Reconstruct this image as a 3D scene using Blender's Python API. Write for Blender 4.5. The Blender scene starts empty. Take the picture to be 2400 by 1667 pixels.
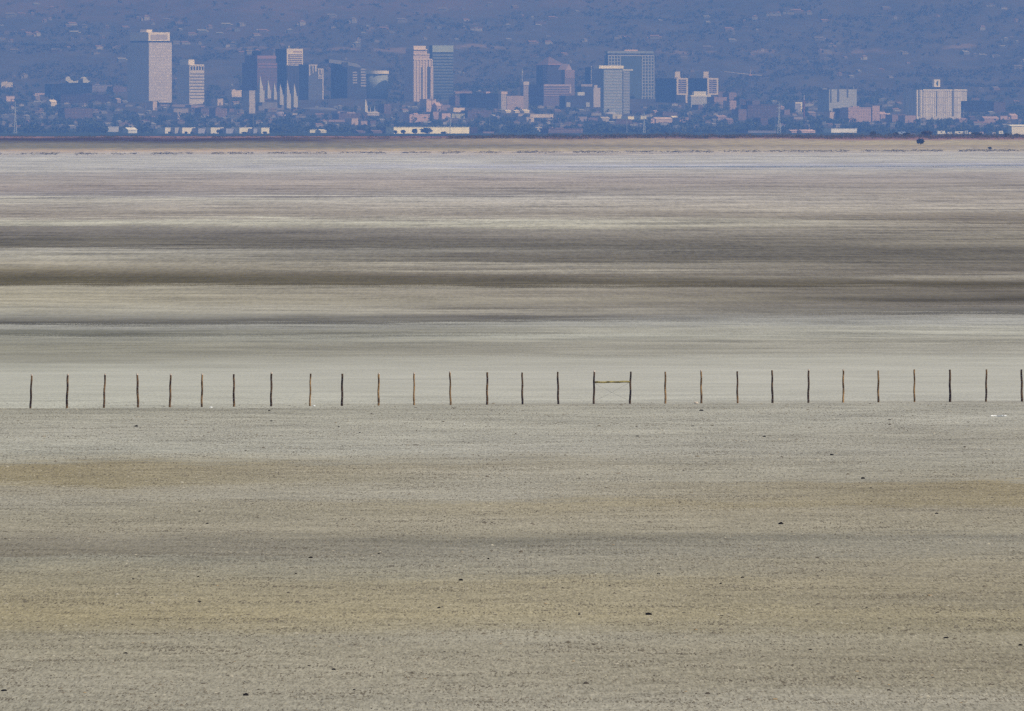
import bpy, math, random
import numpy as np
from mathutils import Vector, noise

random.seed(7)
RNG = np.random.default_rng(11)
SC = bpy.context.scene
COL = SC.collection
R = math.radians

# ------------------------------------------------------------------ measurements
# A very long lens looks across a dry lake bed at a city about 30 km away.
P = 1 / 51813.0           # radians per photo pixel (2400 px wide)
H = 12.0                  # eye height over the flat
HZ = 290.0                # photo row of the level line
KEXT = (1.8e-5, 2.58e-5, 5.05e-5)   # thinning of red, green and blue light per metre of air
J = (0.195, 0.315, 0.48)  # brightness of endless haze, for choosing base colours


def xs(px, Y): return (px - 1200) * P * Y
def zs(py, Y): return H - (py - HZ) * P * Y
def row_dist(py): return H / ((py - HZ) * P)


def lin(c):
    c = c / 255.0
    return c / 12.92 if c < 0.04045 else ((c + 0.055) / 1.055) ** 2.4


GAIN = {'g': (1.16, 1.18, 1.24), 'r': (1.29, 1.29, 1.30), 'l': (0.345, 0.39, 0.465)}


SAT = 0.5


def alb(rgb, Y, face='g'):
    """real base colour of a surface that reads RGB through the haze at distance Y"""
    out = []
    for k in range(3):
        T = math.exp(-KEXT[k] * Y)
        v = (lin(rgb[k]) - J[k] * (1 - T)) / T / GAIN[face][k]
        out.append(min(0.86, max(0.015, v)))
    mx = max(out)
    return tuple(max(v, mx * SAT) for v in out)


# ------------------------------------------------------------------ terrain
SH0, SH1, SHZ = 9600.0, 10800.0, 5.75
PROF = [(0, 0), (SH0, 0), (SH1, SHZ), (12500, 1.0), (20000, .5), (22000, .8), (24000, 1.6), (26000, 3), (27500, 10), (28500, 16), (30000, 33), (31000, 48),
        (31600, 62), (33000, 128), (35000, 240), (40000, 510), (47000, 640)]


def prof(Y):
    for (a, za), (b, zb) in zip(PROF, PROF[1:]):
        if Y <= b:
            t = (Y - a) / (b - a)
            return za + (zb - za) * t
    return PROF[-1][1]


def terrain(X, Y):
    z = prof(Y)
    if SH0 < Y < 12500:
        z += .45 * min(1, (Y - SH0) / 700) * noise.fractal(Vector((X / 45.0, Y / 500.0, 7)), 1.0, 2.0, 3)
    if Y > 26500:
        k = min(1, (Y - 26500) / 6500) ** 1.5
        v = Vector((X / 420.0, Y / 1500.0, 3.1))
        z += k * (30 * noise.fractal(v, 1.0, 2.0, 4) + 8 * noise.noise(Vector((X / 90.0, Y / 500.0, 9))))
        # the bare foothill that comes down from the left
        if Y > 32500:
            s = max(0.0, min(1, (Y - 32500) / 2500))
            z += s * 26 * math.exp(-((X + 330 + (Y - 34000) * .08) / 300.0) ** 2)
    return z


def shore_dist(py):
    """distance of the point seen at a photo row on the rising shore"""
    if py >= 354.7: return row_dist(py)
    k = SHZ / (SH1 - SH0)
    return (H + SH0 * k) / ((py - HZ) * P + k)


def ray_hit(px, py, y0=24000, y1=44000, step=60):
    """where the line of sight to a photo position meets the rising land"""
    Y = y0
    while Y < y1:
        if terrain(xs(px, Y), Y) >= zs(py, Y):
            return Y
        Y += step
    return y1


# ------------------------------------------------------------------ helpers
def tag(o, label=None, cat=None, group=None, kind=None):
    for k, v in (('label', label), ('category', cat), ('group', group), ('kind', kind)):
        if v:
            o[k] = v
    return o


def empty(name, loc, rz=0.0):
    o = bpy.data.objects.new(name, None)
    COL.objects.link(o)
    o.location = loc
    o.rotation_euler = (0, 0, rz)
    return o


class MB:
    def __init__(s): s.v = []; s.f = []

    def box(s, a, b):
        x0, y0, z0 = a; x1, y1, z1 = b
        n = len(s.v)
        s.v += [(x, y, z) for x in (x0, x1) for y in (y0, y1) for z in (z0, z1)]
        s.f += [tuple(n + i for i in q) for q in ((0, 1, 3, 2), (4, 6, 7, 5), (0, 4, 5, 1), (2, 3, 7, 6), (0, 2, 6, 4), (1, 5, 7, 3))]
        return s

    def poly(s, vs, fs):
        n = len(s.v); s.v += vs; s.f += [tuple(n + i for i in q) for q in fs]
        return s

    def pyramid(s, a, b, z0, z1, ax=.5, ay=.5):
        (x0, y0), (x1, y1) = a, b
        cx, cy = x0 + (x1 - x0) * ax, y0 + (y1 - y0) * ay
        return s.poly([(x0, y0, z0), (x1, y0, z0), (x1, y1, z0), (x0, y1, z0), (cx, cy, z1)],
                      [(0, 3, 2, 1), (0, 1, 4), (1, 2, 4), (2, 3, 4), (3, 0, 4)])

    def gable(s, a, b, z0, z1, over=0.0):
        (x0, y0), (x1, y1) = a, b
        x0 -= over; x1 += over; y0 -= over; y1 += over
        cy = (y0 + y1) / 2
        return s.poly([(x0, y0, z0), (x1, y0, z0), (x1, y1, z0), (x0, y1, z0), (x0, cy, z1), (x1, cy, z1)],
                      [(0, 3, 2, 1), (0, 1, 5, 4), (2, 3, 4, 5), (0, 4, 3), (1, 2, 5)])

    def cyl(s, cx, cy, z0, z1, r, n=24, r1=None):
        r1 = r if r1 is None else r1
        k = len(s.v)
        for z, q in ((z0, r), (z1, r1)):
            s.v += [(cx + q * math.cos(2 * math.pi * i / n), cy + q * math.sin(2 * math.pi * i / n), z) for i in range(n)]
        s.f += [(k + i, k + (i + 1) % n, k + n + (i + 1) % n, k + n + i) for i in range(n)]
        s.f += [tuple(k + i for i in range(n))[::-1], tuple(k + n + i for i in range(n))]
        return s

    def tube(s, pts, rad, n=8):
        """round bar through points; rad a number or list"""
        k = len(s.v); m = len(pts)
        for i, p in enumerate(pts):
            p = Vector(p)
            d = (Vector(pts[min(i + 1, m - 1)]) - Vector(pts[max(i - 1, 0)])).normalized()
            u = d.orthogonal().normalized() if abs(d.z) < .9 else d.cross(Vector((0, 1, 0))).normalized()
            w = d.cross(u)
            q = rad[i] if isinstance(rad, (list, tuple)) else rad
            s.v += [tuple(p + u * q * math.cos(2 * math.pi * j / n) + w * q * math.sin(2 * math.pi * j / n)) for j in range(n)]
        for i in range(m - 1):
            s.f += [(k + i * n + j, k + i * n + (j + 1) % n, k + (i + 1) * n + (j + 1) % n, k + (i + 1) * n + j) for j in range(n)]
        s.f += [tuple(k + j for j in range(n))[::-1], tuple(k + (m - 1) * n + j for j in range(n))]
        return s

    def build(s, name, m, parent=None, smooth=False):
        me = bpy.data.meshes.new(name)
        me.from_pydata(s.v, [], s.f)
        me.materials.append(m)
        if smooth:
            me.polygons.foreach_set('use_smooth', [True] * len(me.polygons))
        me.update()
        o = bpy.data.objects.new(name, me)
        COL.objects.link(o)
        if parent:
            o.parent = parent
        return o


def mesh_np(name, v, faces, m, per=3):
    """mesh from numpy arrays, all faces with PER corners"""
    me = bpy.data.meshes.new(name)
    me.vertices.add(len(v)); me.vertices.foreach_set('co', v.astype(np.float32).ravel())
    me.loops.add(faces.size); me.loops.foreach_set('vertex_index', faces.astype(np.int32).ravel())
    me.polygons.add(len(faces)); me.polygons.foreach_set('loop_start', np.arange(0, faces.size, per, dtype=np.int32))
    me.polygons.foreach_set('loop_total', np.full(len(faces), per, dtype=np.int32))
    me.update(calc_edges=True); me.validate()
    me.materials.append(m)
    o = bpy.data.objects.new(name, me)
    COL.objects.link(o)
    return o


# ------------------------------------------------------------------ materials
def newmat(name):
    m = bpy.data.materials.new(name); m.use_nodes = True
    b = m.node_tree.nodes['Principled BSDF']
    b.inputs['Roughness'].default_value = .9
    b.inputs['Specular IOR Level'].default_value = .1
    return m, m.node_tree, b


class NT:
    """small node-writing shorthand"""
    def __init__(s, nt): s.nt = nt

    def _in(s, node, idx, v):
        if isinstance(v, bpy.types.NodeSocket): s.nt.links.new(v, node.inputs[idx])
        else: node.inputs[idx].default_value = v

    def math(s, op, a, b=0.0, c=None, clamp=False):
        n = s.nt.nodes.new('ShaderNodeMath'); n.operation = op; n.use_clamp = clamp
        s._in(n, 0, a); s._in(n, 1, b)
        if c is not None: s._in(n, 2, c)
        return n.outputs[0]

    def pos(s, obj=False):
        if obj:
            return s.nt.nodes.new('ShaderNodeTexCoord').outputs['Object']
        return s.nt.nodes.new('ShaderNodeNewGeometry').outputs['Position']

    def sep(s, v):
        n = s.nt.nodes.new('ShaderNodeSeparateXYZ'); s.nt.links.new(v, n.inputs[0]); return n.outputs

    def scale(s, v, sc, off=(0, 0, 0)):
        n = s.nt.nodes.new('ShaderNodeMapping'); s.nt.links.new(v, n.inputs[0])
        n.inputs['Scale'].default_value = sc; n.inputs['Location'].default_value = off
        return n.outputs[0]

    def noise(s, v, sc=1.0, det=2.0, rough=.5, dist=0.0):
        n = s.nt.nodes.new('ShaderNodeTexNoise'); s.nt.links.new(v, n.inputs['Vector'])
        n.inputs['Scale'].default_value = sc; n.inputs['Detail'].default_value = det
        n.inputs['Roughness'].default_value = rough; n.inputs['Distortion'].default_value = dist
        return n.outputs[0]

    def ramp(s, f, stops, interp='LINEAR'):
        n = s.nt.nodes.new('ShaderNodeValToRGB'); s.nt.links.new(f, n.inputs[0]); cr = n.color_ramp
        cr.interpolation = interp
        while len(cr.elements) < len(stops): cr.elements.new(1.0)
        for e, (p, c) in zip(cr.elements, stops):
            e.position = p; e.color = (*c, 1)
        return n.outputs[0]

    def rng(s, v, a, b, c=0.0, d=1.0, smooth=False):
        n = s.nt.nodes.new('ShaderNodeMapRange'); s._in(n, 0, v)
        if smooth: n.interpolation_type = 'SMOOTHSTEP'
        for i, q in enumerate((a, b, c, d)): s._in(n, i + 1, q)
        return n.outputs[0]

    def mix(s, f, a, b, mode='MIX'):
        n = s.nt.nodes.new('ShaderNodeMix'); n.data_type = 'RGBA'; n.blend_type = mode; n.clamp_factor = True
        s._in(n, 0, f)
        for i, v in ((6, a), (7, b)):
            if isinstance(v, tuple) and len(v) == 3: v = (*v, 1)
            s._in(n, i, v)
        return n.outputs[2]

    def mul(s, col, f):
        n = s.nt.nodes.new('ShaderNodeVectorMath'); n.operation = 'SCALE'; s.nt.links.new(col, n.inputs[0])
        s._in(n, 3, f); return n.outputs[0]


_mc = {}


def plain(rgb, var=.12, sc=.12, kind='wall', rough=.85):
    """painted or stone surface with uneven weathering (scale in 1/m)"""
    key = (tuple(round(c, 3) for c in rgb), var, sc, kind)
    if key in _mc: return _mc[key]
    m, nt, b = newmat(kind)
    N = NT(nt)
    p = N.pos(True)
    n1 = N.noise(N.scale(p, (sc, sc, sc * .6)), 1, 4, .6)
    n2 = N.noise(N.scale(p, (sc * 5, sc * 5, sc * 7)), 1, 2, .5)
    f = N.math('ADD', N.rng(n1, .3, .7, 1 - var, 1 + var), N.rng(n2, .3, .7, -var * .5, var * .5))
    col = nt.nodes.new('ShaderNodeRGB'); col.outputs[0].default_value = (*rgb, 1)
    nt.links.new(N.mul(col.outputs[0], f), b.inputs['Base Color'])
    b.inputs['Roughness'].default_value = rough
    _mc[key] = m
    return m


def facade(rgb, win, fl=4.0, bay=4.5, wfrac=.5, hfrac=.5, var=.1, kind='facade'):
    """wall with a grid of small windows, floor height FL and bay width BAY in metres"""
    key = ('f', tuple(round(c, 3) for c in rgb), tuple(round(c, 3) for c in win), fl, bay, wfrac, hfrac)
    if key in _mc: return _mc[key]
    m, nt, b = newmat(kind); N = NT(nt)
    p = N.pos(True); x, y, z = N.sep(p)
    u = N.math('ADD', x, y)
    fu = N.math('FRACT', N.math('DIVIDE', N.math('ADD', u, 1000.0), bay))
    fz = N.math('FRACT', N.math('DIVIDE', N.math('ADD', z, 1000.3), fl))
    mu = N.math('LESS_THAN', fu, wfrac); mz = N.math('LESS_THAN', fz, hfrac)
    w = N.math('MULTIPLY', mu, mz)
    # blinds and reflections differ from window to window
    cell = N.noise(N.scale(p, (1 / bay, 1 / bay, 1 / fl)), 1.7, 0)
    wc = N.mix(N.rng(cell, .35, .65), win, tuple(min(.8, c * 2.0 + .02) for c in win))
    n1 = N.noise(N.scale(p, (.08, .08, .05)), 1, 4, .6)
    base = nt.nodes.new('ShaderNodeRGB'); base.outputs[0].default_value = (*rgb, 1)
    wallc = N.mul(base.outputs[0], N.rng(n1, .3, .7, 1 - var, 1 + var))
    geo = nt.nodes.new('ShaderNodeNewGeometry')
    up = N.math('GREATER_THAN', N.sep(geo.outputs['Normal'])[2], .5)
    w = N.math('MULTIPLY', w, N.math('SUBTRACT', 1.0, up))
    nt.links.new(N.mix(w, wallc, wc), b.inputs['Base Color'])
    b.inputs['Roughness'].default_value = .6
    _mc[key] = m
    return m


# ------------------------------------------------------------------ camera, sky, sun
cam = bpy.data.cameras.new('camera'); co = bpy.data.objects.new('camera', cam); COL.objects.link(co)
cam.sensor_width = 36; cam.lens = 36 / (2400 * P); cam.clip_end = 120000; cam.clip_start = 1
co.location = (0, 0, H); co.rotation_euler = (R(90) - (833.5 - HZ) * P, 0, 0)
SC.camera = co

world = bpy.data.worlds.new('World'); SC.world = world; world.use_nodes = True
wt = world.node_tree; bg = wt.nodes['Background']
sky = wt.nodes.new('ShaderNodeTexSky'); sky.sky_type = 'NISHITA'; sky.sun_disc = False
EL = R(48); SXY = (.87, -.5)
sky.sun_elevation = EL; sky.sun_rotation = math.atan2(*SXY)
wt.links.new(sky.outputs[0], bg.inputs[0]); bg.inputs[1].default_value = .1
sun = bpy.data.lights.new('sun', 'SUN'); sun.energy = 4; sun.angle = R(.5); sun.color = (1, .95, .87)
so = bpy.data.objects.new('sun', sun); COL.objects.link(so)
_n = math.hypot(*SXY)
so.rotation_euler = Vector((SXY[0] / _n * math.cos(EL), SXY[1] / _n * math.cos(EL), math.sin(EL))).to_track_quat('Z', 'Y').to_euler()

SC.view_settings.view_transform = 'Standard'; SC.view_settings.look = 'None'
SC.view_settings.exposure = 0; SC.view_settings.gamma = 1
SC.cycles.volume_bounces = 2; SC.cycles.use_denoising = False
SC.cycles.filter_width = 1.4
cam.dof.use_dof = True; cam.dof.focus_distance = 720; cam.dof.aperture_fstop = 44

# haze
hm = bpy.data.materials.new('haze'); hm.use_nodes = True; nt = hm.node_tree; nt.nodes.clear()
o_ = nt.nodes.new('ShaderNodeOutputMaterial'); v_ = nt.nodes.new('ShaderNodeVolumePrincipled')
nt.links.new(v_.outputs[0], o_.inputs['Volume'])
v_.inputs['Color'].default_value = (.106, .238, .655, 1); v_.inputs['Absorption Color'].default_value = (.512, .345, 0, 1); v_.inputs['Density'].default_value = 5.05e-5; v_.inputs['Anisotropy'].default_value = 0
tag(MB().box((-7000, -600, -8), (7000, 47800, 760)).build('haze', hm), kind='stuff')


# ------------------------------------------------------------------ ground
def rows_mesh(name, y_list, xw, m, nx=8, fn=None):
    vs = []; fs = []
    for Y in y_list:
        w = xw(Y)
        for i in range(nx + 1):
            X = -w + 2 * w * i / nx
            vs.append((X, Y, fn(X, Y) if fn else 0.0))
    k = nx + 1
    for j in range(len(y_list) - 1):
        for i in range(nx):
            fs.append((j * k + i, j * k + i + 1, (j + 1) * k + i + 1, (j + 1) * k + i))
    return MB().poly(vs, fs).build(name, m, smooth=True)


# mud colours by distance, three lists across the view: left, middle, right.
# (photo row of the same distance, colour seen there)
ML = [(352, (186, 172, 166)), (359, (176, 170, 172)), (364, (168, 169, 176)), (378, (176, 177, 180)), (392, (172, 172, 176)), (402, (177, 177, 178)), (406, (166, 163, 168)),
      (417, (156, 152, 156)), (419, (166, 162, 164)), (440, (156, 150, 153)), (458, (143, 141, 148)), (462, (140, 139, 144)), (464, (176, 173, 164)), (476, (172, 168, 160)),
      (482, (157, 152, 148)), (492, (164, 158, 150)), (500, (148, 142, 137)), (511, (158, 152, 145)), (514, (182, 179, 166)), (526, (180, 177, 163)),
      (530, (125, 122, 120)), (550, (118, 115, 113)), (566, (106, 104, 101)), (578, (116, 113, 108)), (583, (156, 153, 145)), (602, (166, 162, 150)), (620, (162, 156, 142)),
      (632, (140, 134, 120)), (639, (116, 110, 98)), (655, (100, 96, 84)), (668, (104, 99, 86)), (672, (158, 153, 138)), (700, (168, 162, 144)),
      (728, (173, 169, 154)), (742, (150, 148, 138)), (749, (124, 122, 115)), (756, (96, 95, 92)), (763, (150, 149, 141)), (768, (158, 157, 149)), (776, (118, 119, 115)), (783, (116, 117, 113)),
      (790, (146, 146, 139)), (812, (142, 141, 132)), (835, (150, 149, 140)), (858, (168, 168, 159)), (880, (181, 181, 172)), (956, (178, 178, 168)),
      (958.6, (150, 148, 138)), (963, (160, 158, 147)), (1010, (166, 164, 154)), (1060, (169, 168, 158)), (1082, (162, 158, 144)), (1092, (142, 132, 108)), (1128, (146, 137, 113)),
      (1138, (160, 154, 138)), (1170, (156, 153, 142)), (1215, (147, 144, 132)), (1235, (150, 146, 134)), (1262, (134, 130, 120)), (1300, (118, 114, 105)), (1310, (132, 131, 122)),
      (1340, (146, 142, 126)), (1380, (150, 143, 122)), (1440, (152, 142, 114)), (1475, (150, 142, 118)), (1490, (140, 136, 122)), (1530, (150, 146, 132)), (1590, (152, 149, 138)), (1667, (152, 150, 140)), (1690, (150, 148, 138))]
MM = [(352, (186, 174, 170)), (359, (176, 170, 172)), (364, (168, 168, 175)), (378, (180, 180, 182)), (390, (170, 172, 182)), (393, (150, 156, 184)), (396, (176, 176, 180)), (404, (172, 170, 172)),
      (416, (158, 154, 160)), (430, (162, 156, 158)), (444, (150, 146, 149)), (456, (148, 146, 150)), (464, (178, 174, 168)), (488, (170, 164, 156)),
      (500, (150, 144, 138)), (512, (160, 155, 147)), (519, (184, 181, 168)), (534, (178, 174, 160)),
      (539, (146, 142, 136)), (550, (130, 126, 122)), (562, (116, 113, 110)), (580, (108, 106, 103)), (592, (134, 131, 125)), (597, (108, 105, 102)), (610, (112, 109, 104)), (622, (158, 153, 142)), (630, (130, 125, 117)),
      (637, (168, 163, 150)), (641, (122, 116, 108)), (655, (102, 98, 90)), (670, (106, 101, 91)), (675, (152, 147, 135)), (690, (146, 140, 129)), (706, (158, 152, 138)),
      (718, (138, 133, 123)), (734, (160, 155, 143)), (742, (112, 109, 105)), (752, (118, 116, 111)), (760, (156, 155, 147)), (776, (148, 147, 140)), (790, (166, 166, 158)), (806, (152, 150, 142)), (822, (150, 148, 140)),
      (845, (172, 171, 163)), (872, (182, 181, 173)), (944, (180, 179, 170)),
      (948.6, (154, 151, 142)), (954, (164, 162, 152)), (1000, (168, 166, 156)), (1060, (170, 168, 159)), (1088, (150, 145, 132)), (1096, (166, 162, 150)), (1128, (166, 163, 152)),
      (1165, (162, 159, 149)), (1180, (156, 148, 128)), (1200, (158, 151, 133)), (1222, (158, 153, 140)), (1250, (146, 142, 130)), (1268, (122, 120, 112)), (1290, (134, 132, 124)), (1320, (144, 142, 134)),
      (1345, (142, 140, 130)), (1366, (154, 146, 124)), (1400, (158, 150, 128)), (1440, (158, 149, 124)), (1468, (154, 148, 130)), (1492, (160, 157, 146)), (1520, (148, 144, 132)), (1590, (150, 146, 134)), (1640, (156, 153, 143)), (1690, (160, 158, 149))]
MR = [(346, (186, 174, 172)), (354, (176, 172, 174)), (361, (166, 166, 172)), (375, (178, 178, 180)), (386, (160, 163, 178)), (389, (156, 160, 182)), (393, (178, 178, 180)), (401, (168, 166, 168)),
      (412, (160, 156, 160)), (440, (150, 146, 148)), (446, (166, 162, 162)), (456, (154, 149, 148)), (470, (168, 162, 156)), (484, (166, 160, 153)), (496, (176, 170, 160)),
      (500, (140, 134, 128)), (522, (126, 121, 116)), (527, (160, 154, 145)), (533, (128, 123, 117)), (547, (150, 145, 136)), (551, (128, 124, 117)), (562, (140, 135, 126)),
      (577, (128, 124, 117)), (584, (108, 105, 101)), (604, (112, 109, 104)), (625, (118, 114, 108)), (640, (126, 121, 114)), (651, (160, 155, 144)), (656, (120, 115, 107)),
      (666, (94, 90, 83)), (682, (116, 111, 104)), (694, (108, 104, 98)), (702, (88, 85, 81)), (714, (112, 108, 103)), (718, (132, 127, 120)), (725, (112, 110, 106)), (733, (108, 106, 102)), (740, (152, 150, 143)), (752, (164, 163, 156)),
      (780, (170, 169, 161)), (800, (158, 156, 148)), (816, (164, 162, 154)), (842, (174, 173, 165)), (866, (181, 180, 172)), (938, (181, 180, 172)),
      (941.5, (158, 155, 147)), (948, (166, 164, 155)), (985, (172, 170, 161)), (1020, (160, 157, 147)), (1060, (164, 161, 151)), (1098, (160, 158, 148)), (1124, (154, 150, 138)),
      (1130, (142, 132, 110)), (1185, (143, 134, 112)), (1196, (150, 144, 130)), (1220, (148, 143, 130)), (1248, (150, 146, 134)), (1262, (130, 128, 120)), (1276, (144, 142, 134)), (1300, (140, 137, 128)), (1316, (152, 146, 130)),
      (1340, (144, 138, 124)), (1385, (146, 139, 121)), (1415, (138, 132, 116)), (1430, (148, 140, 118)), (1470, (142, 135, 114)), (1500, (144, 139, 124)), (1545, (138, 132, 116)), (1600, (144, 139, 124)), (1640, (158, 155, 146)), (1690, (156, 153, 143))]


def warm(lst):
    out = []
    for q, (a, b, c) in lst:
        if 460 < q < 770: a, b, c = a - 1, b, c + 4
        if q > 1200 and a + b + c > 395: a, b, c = a + (168 - a) * .36, b + (160 - b) * .36, c + (140 - c) * .36
        elif q > 1085: a, b, c = a + (167 - a) * .22, b + (160 - b) * .22, c + (144 - c) * .22
        out.append((q, (a, b, c)))
    return out


def plateaus(lst):
    """hold each colour over its own band and change over a short distance"""
    out = []
    for (p, c), (q, d) in zip(lst, lst[1:]):
        out.append((p, c))
        g = q - p
        if 400 < p < 860 and g > 5:
            w = max(2.6, .3 * g) / 2; m = (p + q) / 2
            out += [(m - w, tuple(c[i] * .85 + d[i] * .15 for i in range(3))), (m + w, tuple(c[i] * .15 + d[i] * .85 for i in range(3)))]
    return out + [lst[-1]]


ML, MM, MR = plateaus(warm(ML)), plateaus(warm(MM)), plateaus(warm(MR))


def split_stops(lst, edges):
    """cut a long colour list into spans of at most 32 stops; returns [(row0,row1,stops01)]"""
    out = []
    for a, b in zip(edges, edges[1:]):
        def at(r):
            for (p, c), (q, d) in zip(lst, lst[1:]):
                if p <= r <= q:
                    t = (r - p) / (q - p); return tuple(c[i] + (d[i] - c[i]) * t for i in range(3))
            return lst[0][1] if r < lst[0][0] else lst[-1][1]
        s = [(a, at(a))] + [(p, c) for p, c in lst if a < p < b] + [(b, at(b))]
        assert len(s) <= 32, len(s)
        out.append((a, b, [((p - a) / (b - a), alb(c, row_dist(p))) for p, c in s]))
    return out


def mud_material():
    m, nt, b = newmat('dry_mud'); N = NT(nt)
    p = N.pos(); X, Y, Z = N.sep(p)
    row = N.math('ADD', N.math('DIVIDE', H / P, Y), HZ)          # bands thin out with distance
    # wavy, ragged band edges
    far = N.rng(Y, 900, 3000, 1.0, 0.75)
    n0 = N.noise(N.scale(p, (1 / 38., 1 / 420., 0), (3, 1, 0)), 1, 3, .55)
    n1 = N.noise(N.scale(p, (1 / 6., 1 / 70., 0), (7, 4, 0)), 1, 4, .6)
    n0b = N.noise(N.scale(p, (1 / 9., 1 / 60., 0), (17, 2, 0)), 1, 3, .6)
    near = N.rng(Y, 760, 930, 1.0, 0.0)
    n1c = N.noise(N.scale(p, (1 / 22., 1 / 45., 0), (27, 14, 0)), 1, 5, .65)
    n0c = N.noise(N.scale(p, (1 / 2.5, 1 / 5., 0), (37, 12, 0)), 1, 4, .65)
    wob = N.math('MULTIPLY', N.math('SUBTRACT', n0, .5), 16.0)
    wob2 = N.math('ADD', N.math('MULTIPLY', N.math('SUBTRACT', n1, .5), 9.0), N.math('MULTIPLY', N.math('SUBTRACT', n1c, .5), 10.0))
    wob3 = N.math('MULTIPLY', N.math('ADD', N.math('MULTIPLY', N.math('SUBTRACT', n0b, .5), 45.0), N.math('MULTIPLY', N.math('SUBTRACT', n0c, .5), 40.0)), near)
    flat = N.rng(N.math('ABSOLUTE', N.math('SUBTRACT', Y, 940)), 20, 160, .04, 1.0)    # the fence line is a clean edge
    w = N.math('ADD', wob3, N.math('MULTIPLY', N.math('ADD', wob, wob2), N.math('MULTIPLY', flat, far)))
    roww = N.math('ADD', row, w)
    # layers of patches, each size showing from the distance where it is just resolved
    LS = None; LW = None
    for k, (sx, sy, D, amp) in enumerate(((.055, 1.5, 300, .15), (.11, 3.2, 300, .11), (.26, 3.2, 300, .06), (1.2, 1.6, 300, .03), (2.2, 3.2, 560, .045), (4., 6., 700, .055), (7., 10., 1150, .11), (12., 18., 1500, .15), (20., 32., 2000, .18), (38., 62., 2800, .19), (70., 120., 4000, .17), (120., 240., 5600, .12), (200., 480., 8000, .08), (.30, 12., 1900, .13), (.5, 20., 2300, .13), (.8, 40., 2400, .13), (1.2, 90., 3600, .12))):
        q = N.noise(N.scale(p, (1 / sx, 1 / sy, 0), (k * 17.3, k * 5.1, 0)), 1, 2, .55)
        q = N.math('MULTIPLY', N.rng(q, .38, .62, -amp, amp), N.rng(Y, D * .55, D * .85, 0.0, 1.0))
        LS = q if LS is None else N.math('ADD', LS, q)
        if k == 12: LW = LS
    # narrow broken streaks of salt and of damp mud
    for k, (sx, sy, D, amp) in enumerate(((7., 22., 1150, .10), (13., 55., 1700, .17), (24., 130., 2600, .22), (44., 330., 4000, .20))):
        q = N.noise(N.scale(p, (1 / sx, 1 / sy, 0), (k * 7.7 + 50, k * 3.1, 0)), 1, 6, .62)
        st = N.math('ADD', N.rng(q, .55, .575, 0, amp), N.rng(q, .44, .415, 0, -amp))
        LS = N.math('ADD', LS, N.math('MULTIPLY', st, N.rng(Y, D * .6, D * .9, 0.0, 1.0)))
    roww = N.math('ADD', roww, N.math('MULTIPLY', N.math('MULTIPLY', LW, N.rng(Y, 1200, 2500, 12.0, 14.0)), flat))
    bear = N.math('DIVIDE', X, Y)
    bn = N.math('MULTIPLY', N.math('SUBTRACT', N.noise(N.scale(p, (1 / 20., 1 / 160., 0), (31, 9, 0)), 1, 3), .5), .012)
    flatb = N.math('MULTIPLY', bn, flat)
    bear = N.math('ADD', bear, flatb)
    half = 1200 * P
    fl = N.rng(bear, -half * .9, 0.0, 0, 1, False); fr = N.rng(bear, 0.0, half * .9, 0, 1, False)
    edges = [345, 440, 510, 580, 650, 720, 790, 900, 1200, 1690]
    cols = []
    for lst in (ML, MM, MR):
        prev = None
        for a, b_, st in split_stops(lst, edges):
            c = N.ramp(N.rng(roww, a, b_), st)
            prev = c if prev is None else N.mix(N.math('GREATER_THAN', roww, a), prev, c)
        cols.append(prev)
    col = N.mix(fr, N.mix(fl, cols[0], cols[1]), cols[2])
    # thin streaks of every size
    f = N.math('MULTIPLY', LS, N.rng(Y, 950, 1500, 1.0, .58))
    for sx, sy, amp, off in ((34., 60., .20, 2), (14., 24., .24, 3), (5., 8., .22, 4)):
        q = N.math('MULTIPLY', N.math('SUBTRACT', N.noise(N.scale(p, (1 / sx, 1 / sy, 0), (off * 13, off * 7, 0)), 1, 3, .6), .5), amp)
        f = q if f is None else N.math('ADD', f, q)
    # the stretch just beyond the fence is smoother
    smooth = N.rng(N.math('ABSOLUTE', N.math('SUBTRACT', Y, 1060)), 60, 150, .35, 1.0)
    f = N.math('ADD', N.math('MULTIPLY', f, smooth), 1.0)
    col = N.mul(col, f)
    # grit in front of the fence: dark flecks painting crumbs and their small shadows, a few pale crumbs
    infront = N.rng(N.math('SUBTRACT', Y, N.math('MULTIPLY', bear, 12.0 / half)), 941, 944, 1.0, 0.0)
    pn = N.noise(N.scale(p, (1 / 4.5, 1 / 6., 0), (5, 5, 0)), 1, 5, .7)
    c1 = N.noise(N.scale(p, (1 / .055, 1 / 2.2, 0)), 1, 2, .6)
    c2 = N.noise(N.scale(p, (1 / .16, 1 / 3.2, 0), (9, 9, 0)), 1, 2, .7)
    thr = N.rng(pn, .40, .62, .67, .53)
    dark = N.math('MULTIPLY', N.math('MAXIMUM', N.rng(N.math('SUBTRACT', c1, thr), 0, .05), N.rng(N.math('SUBTRACT', c2, N.math('ADD', thr, .05)), 0, .05)), infront)
    col = N.mix(N.math('MULTIPLY', dark, .8), col, (.11, .092, .065))
    c3 = N.noise(N.scale(p, (1 / .08, 1 / 2.4, 0), (19, 29, 0)), 1, 2, .6)
    pale = N.math('MULTIPLY', N.rng(c3, .64, .72), N.rng(Y, 560, 700, .28, 0.0))
    col = N.mix(pale, col, (.62, .54, .36))
    nt.links.new(col, b.inputs['Base Color'])
    b.inputs['Roughness'].default_value = 1.0; b.inputs['Specular IOR Level'].default_value = 0
    bn = nt.nodes.new('ShaderNodeBump'); bn.inputs['Strength'].default_value = .35; bn.inputs['Distance'].default_value = .02
    nt.links.new(N.noise(N.scale(p, (3., .8, 0)), 1, 5, .7), bn.inputs['Height']); nt.links.new(bn.outputs[0], b.inputs['Normal'])
    return m


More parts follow.
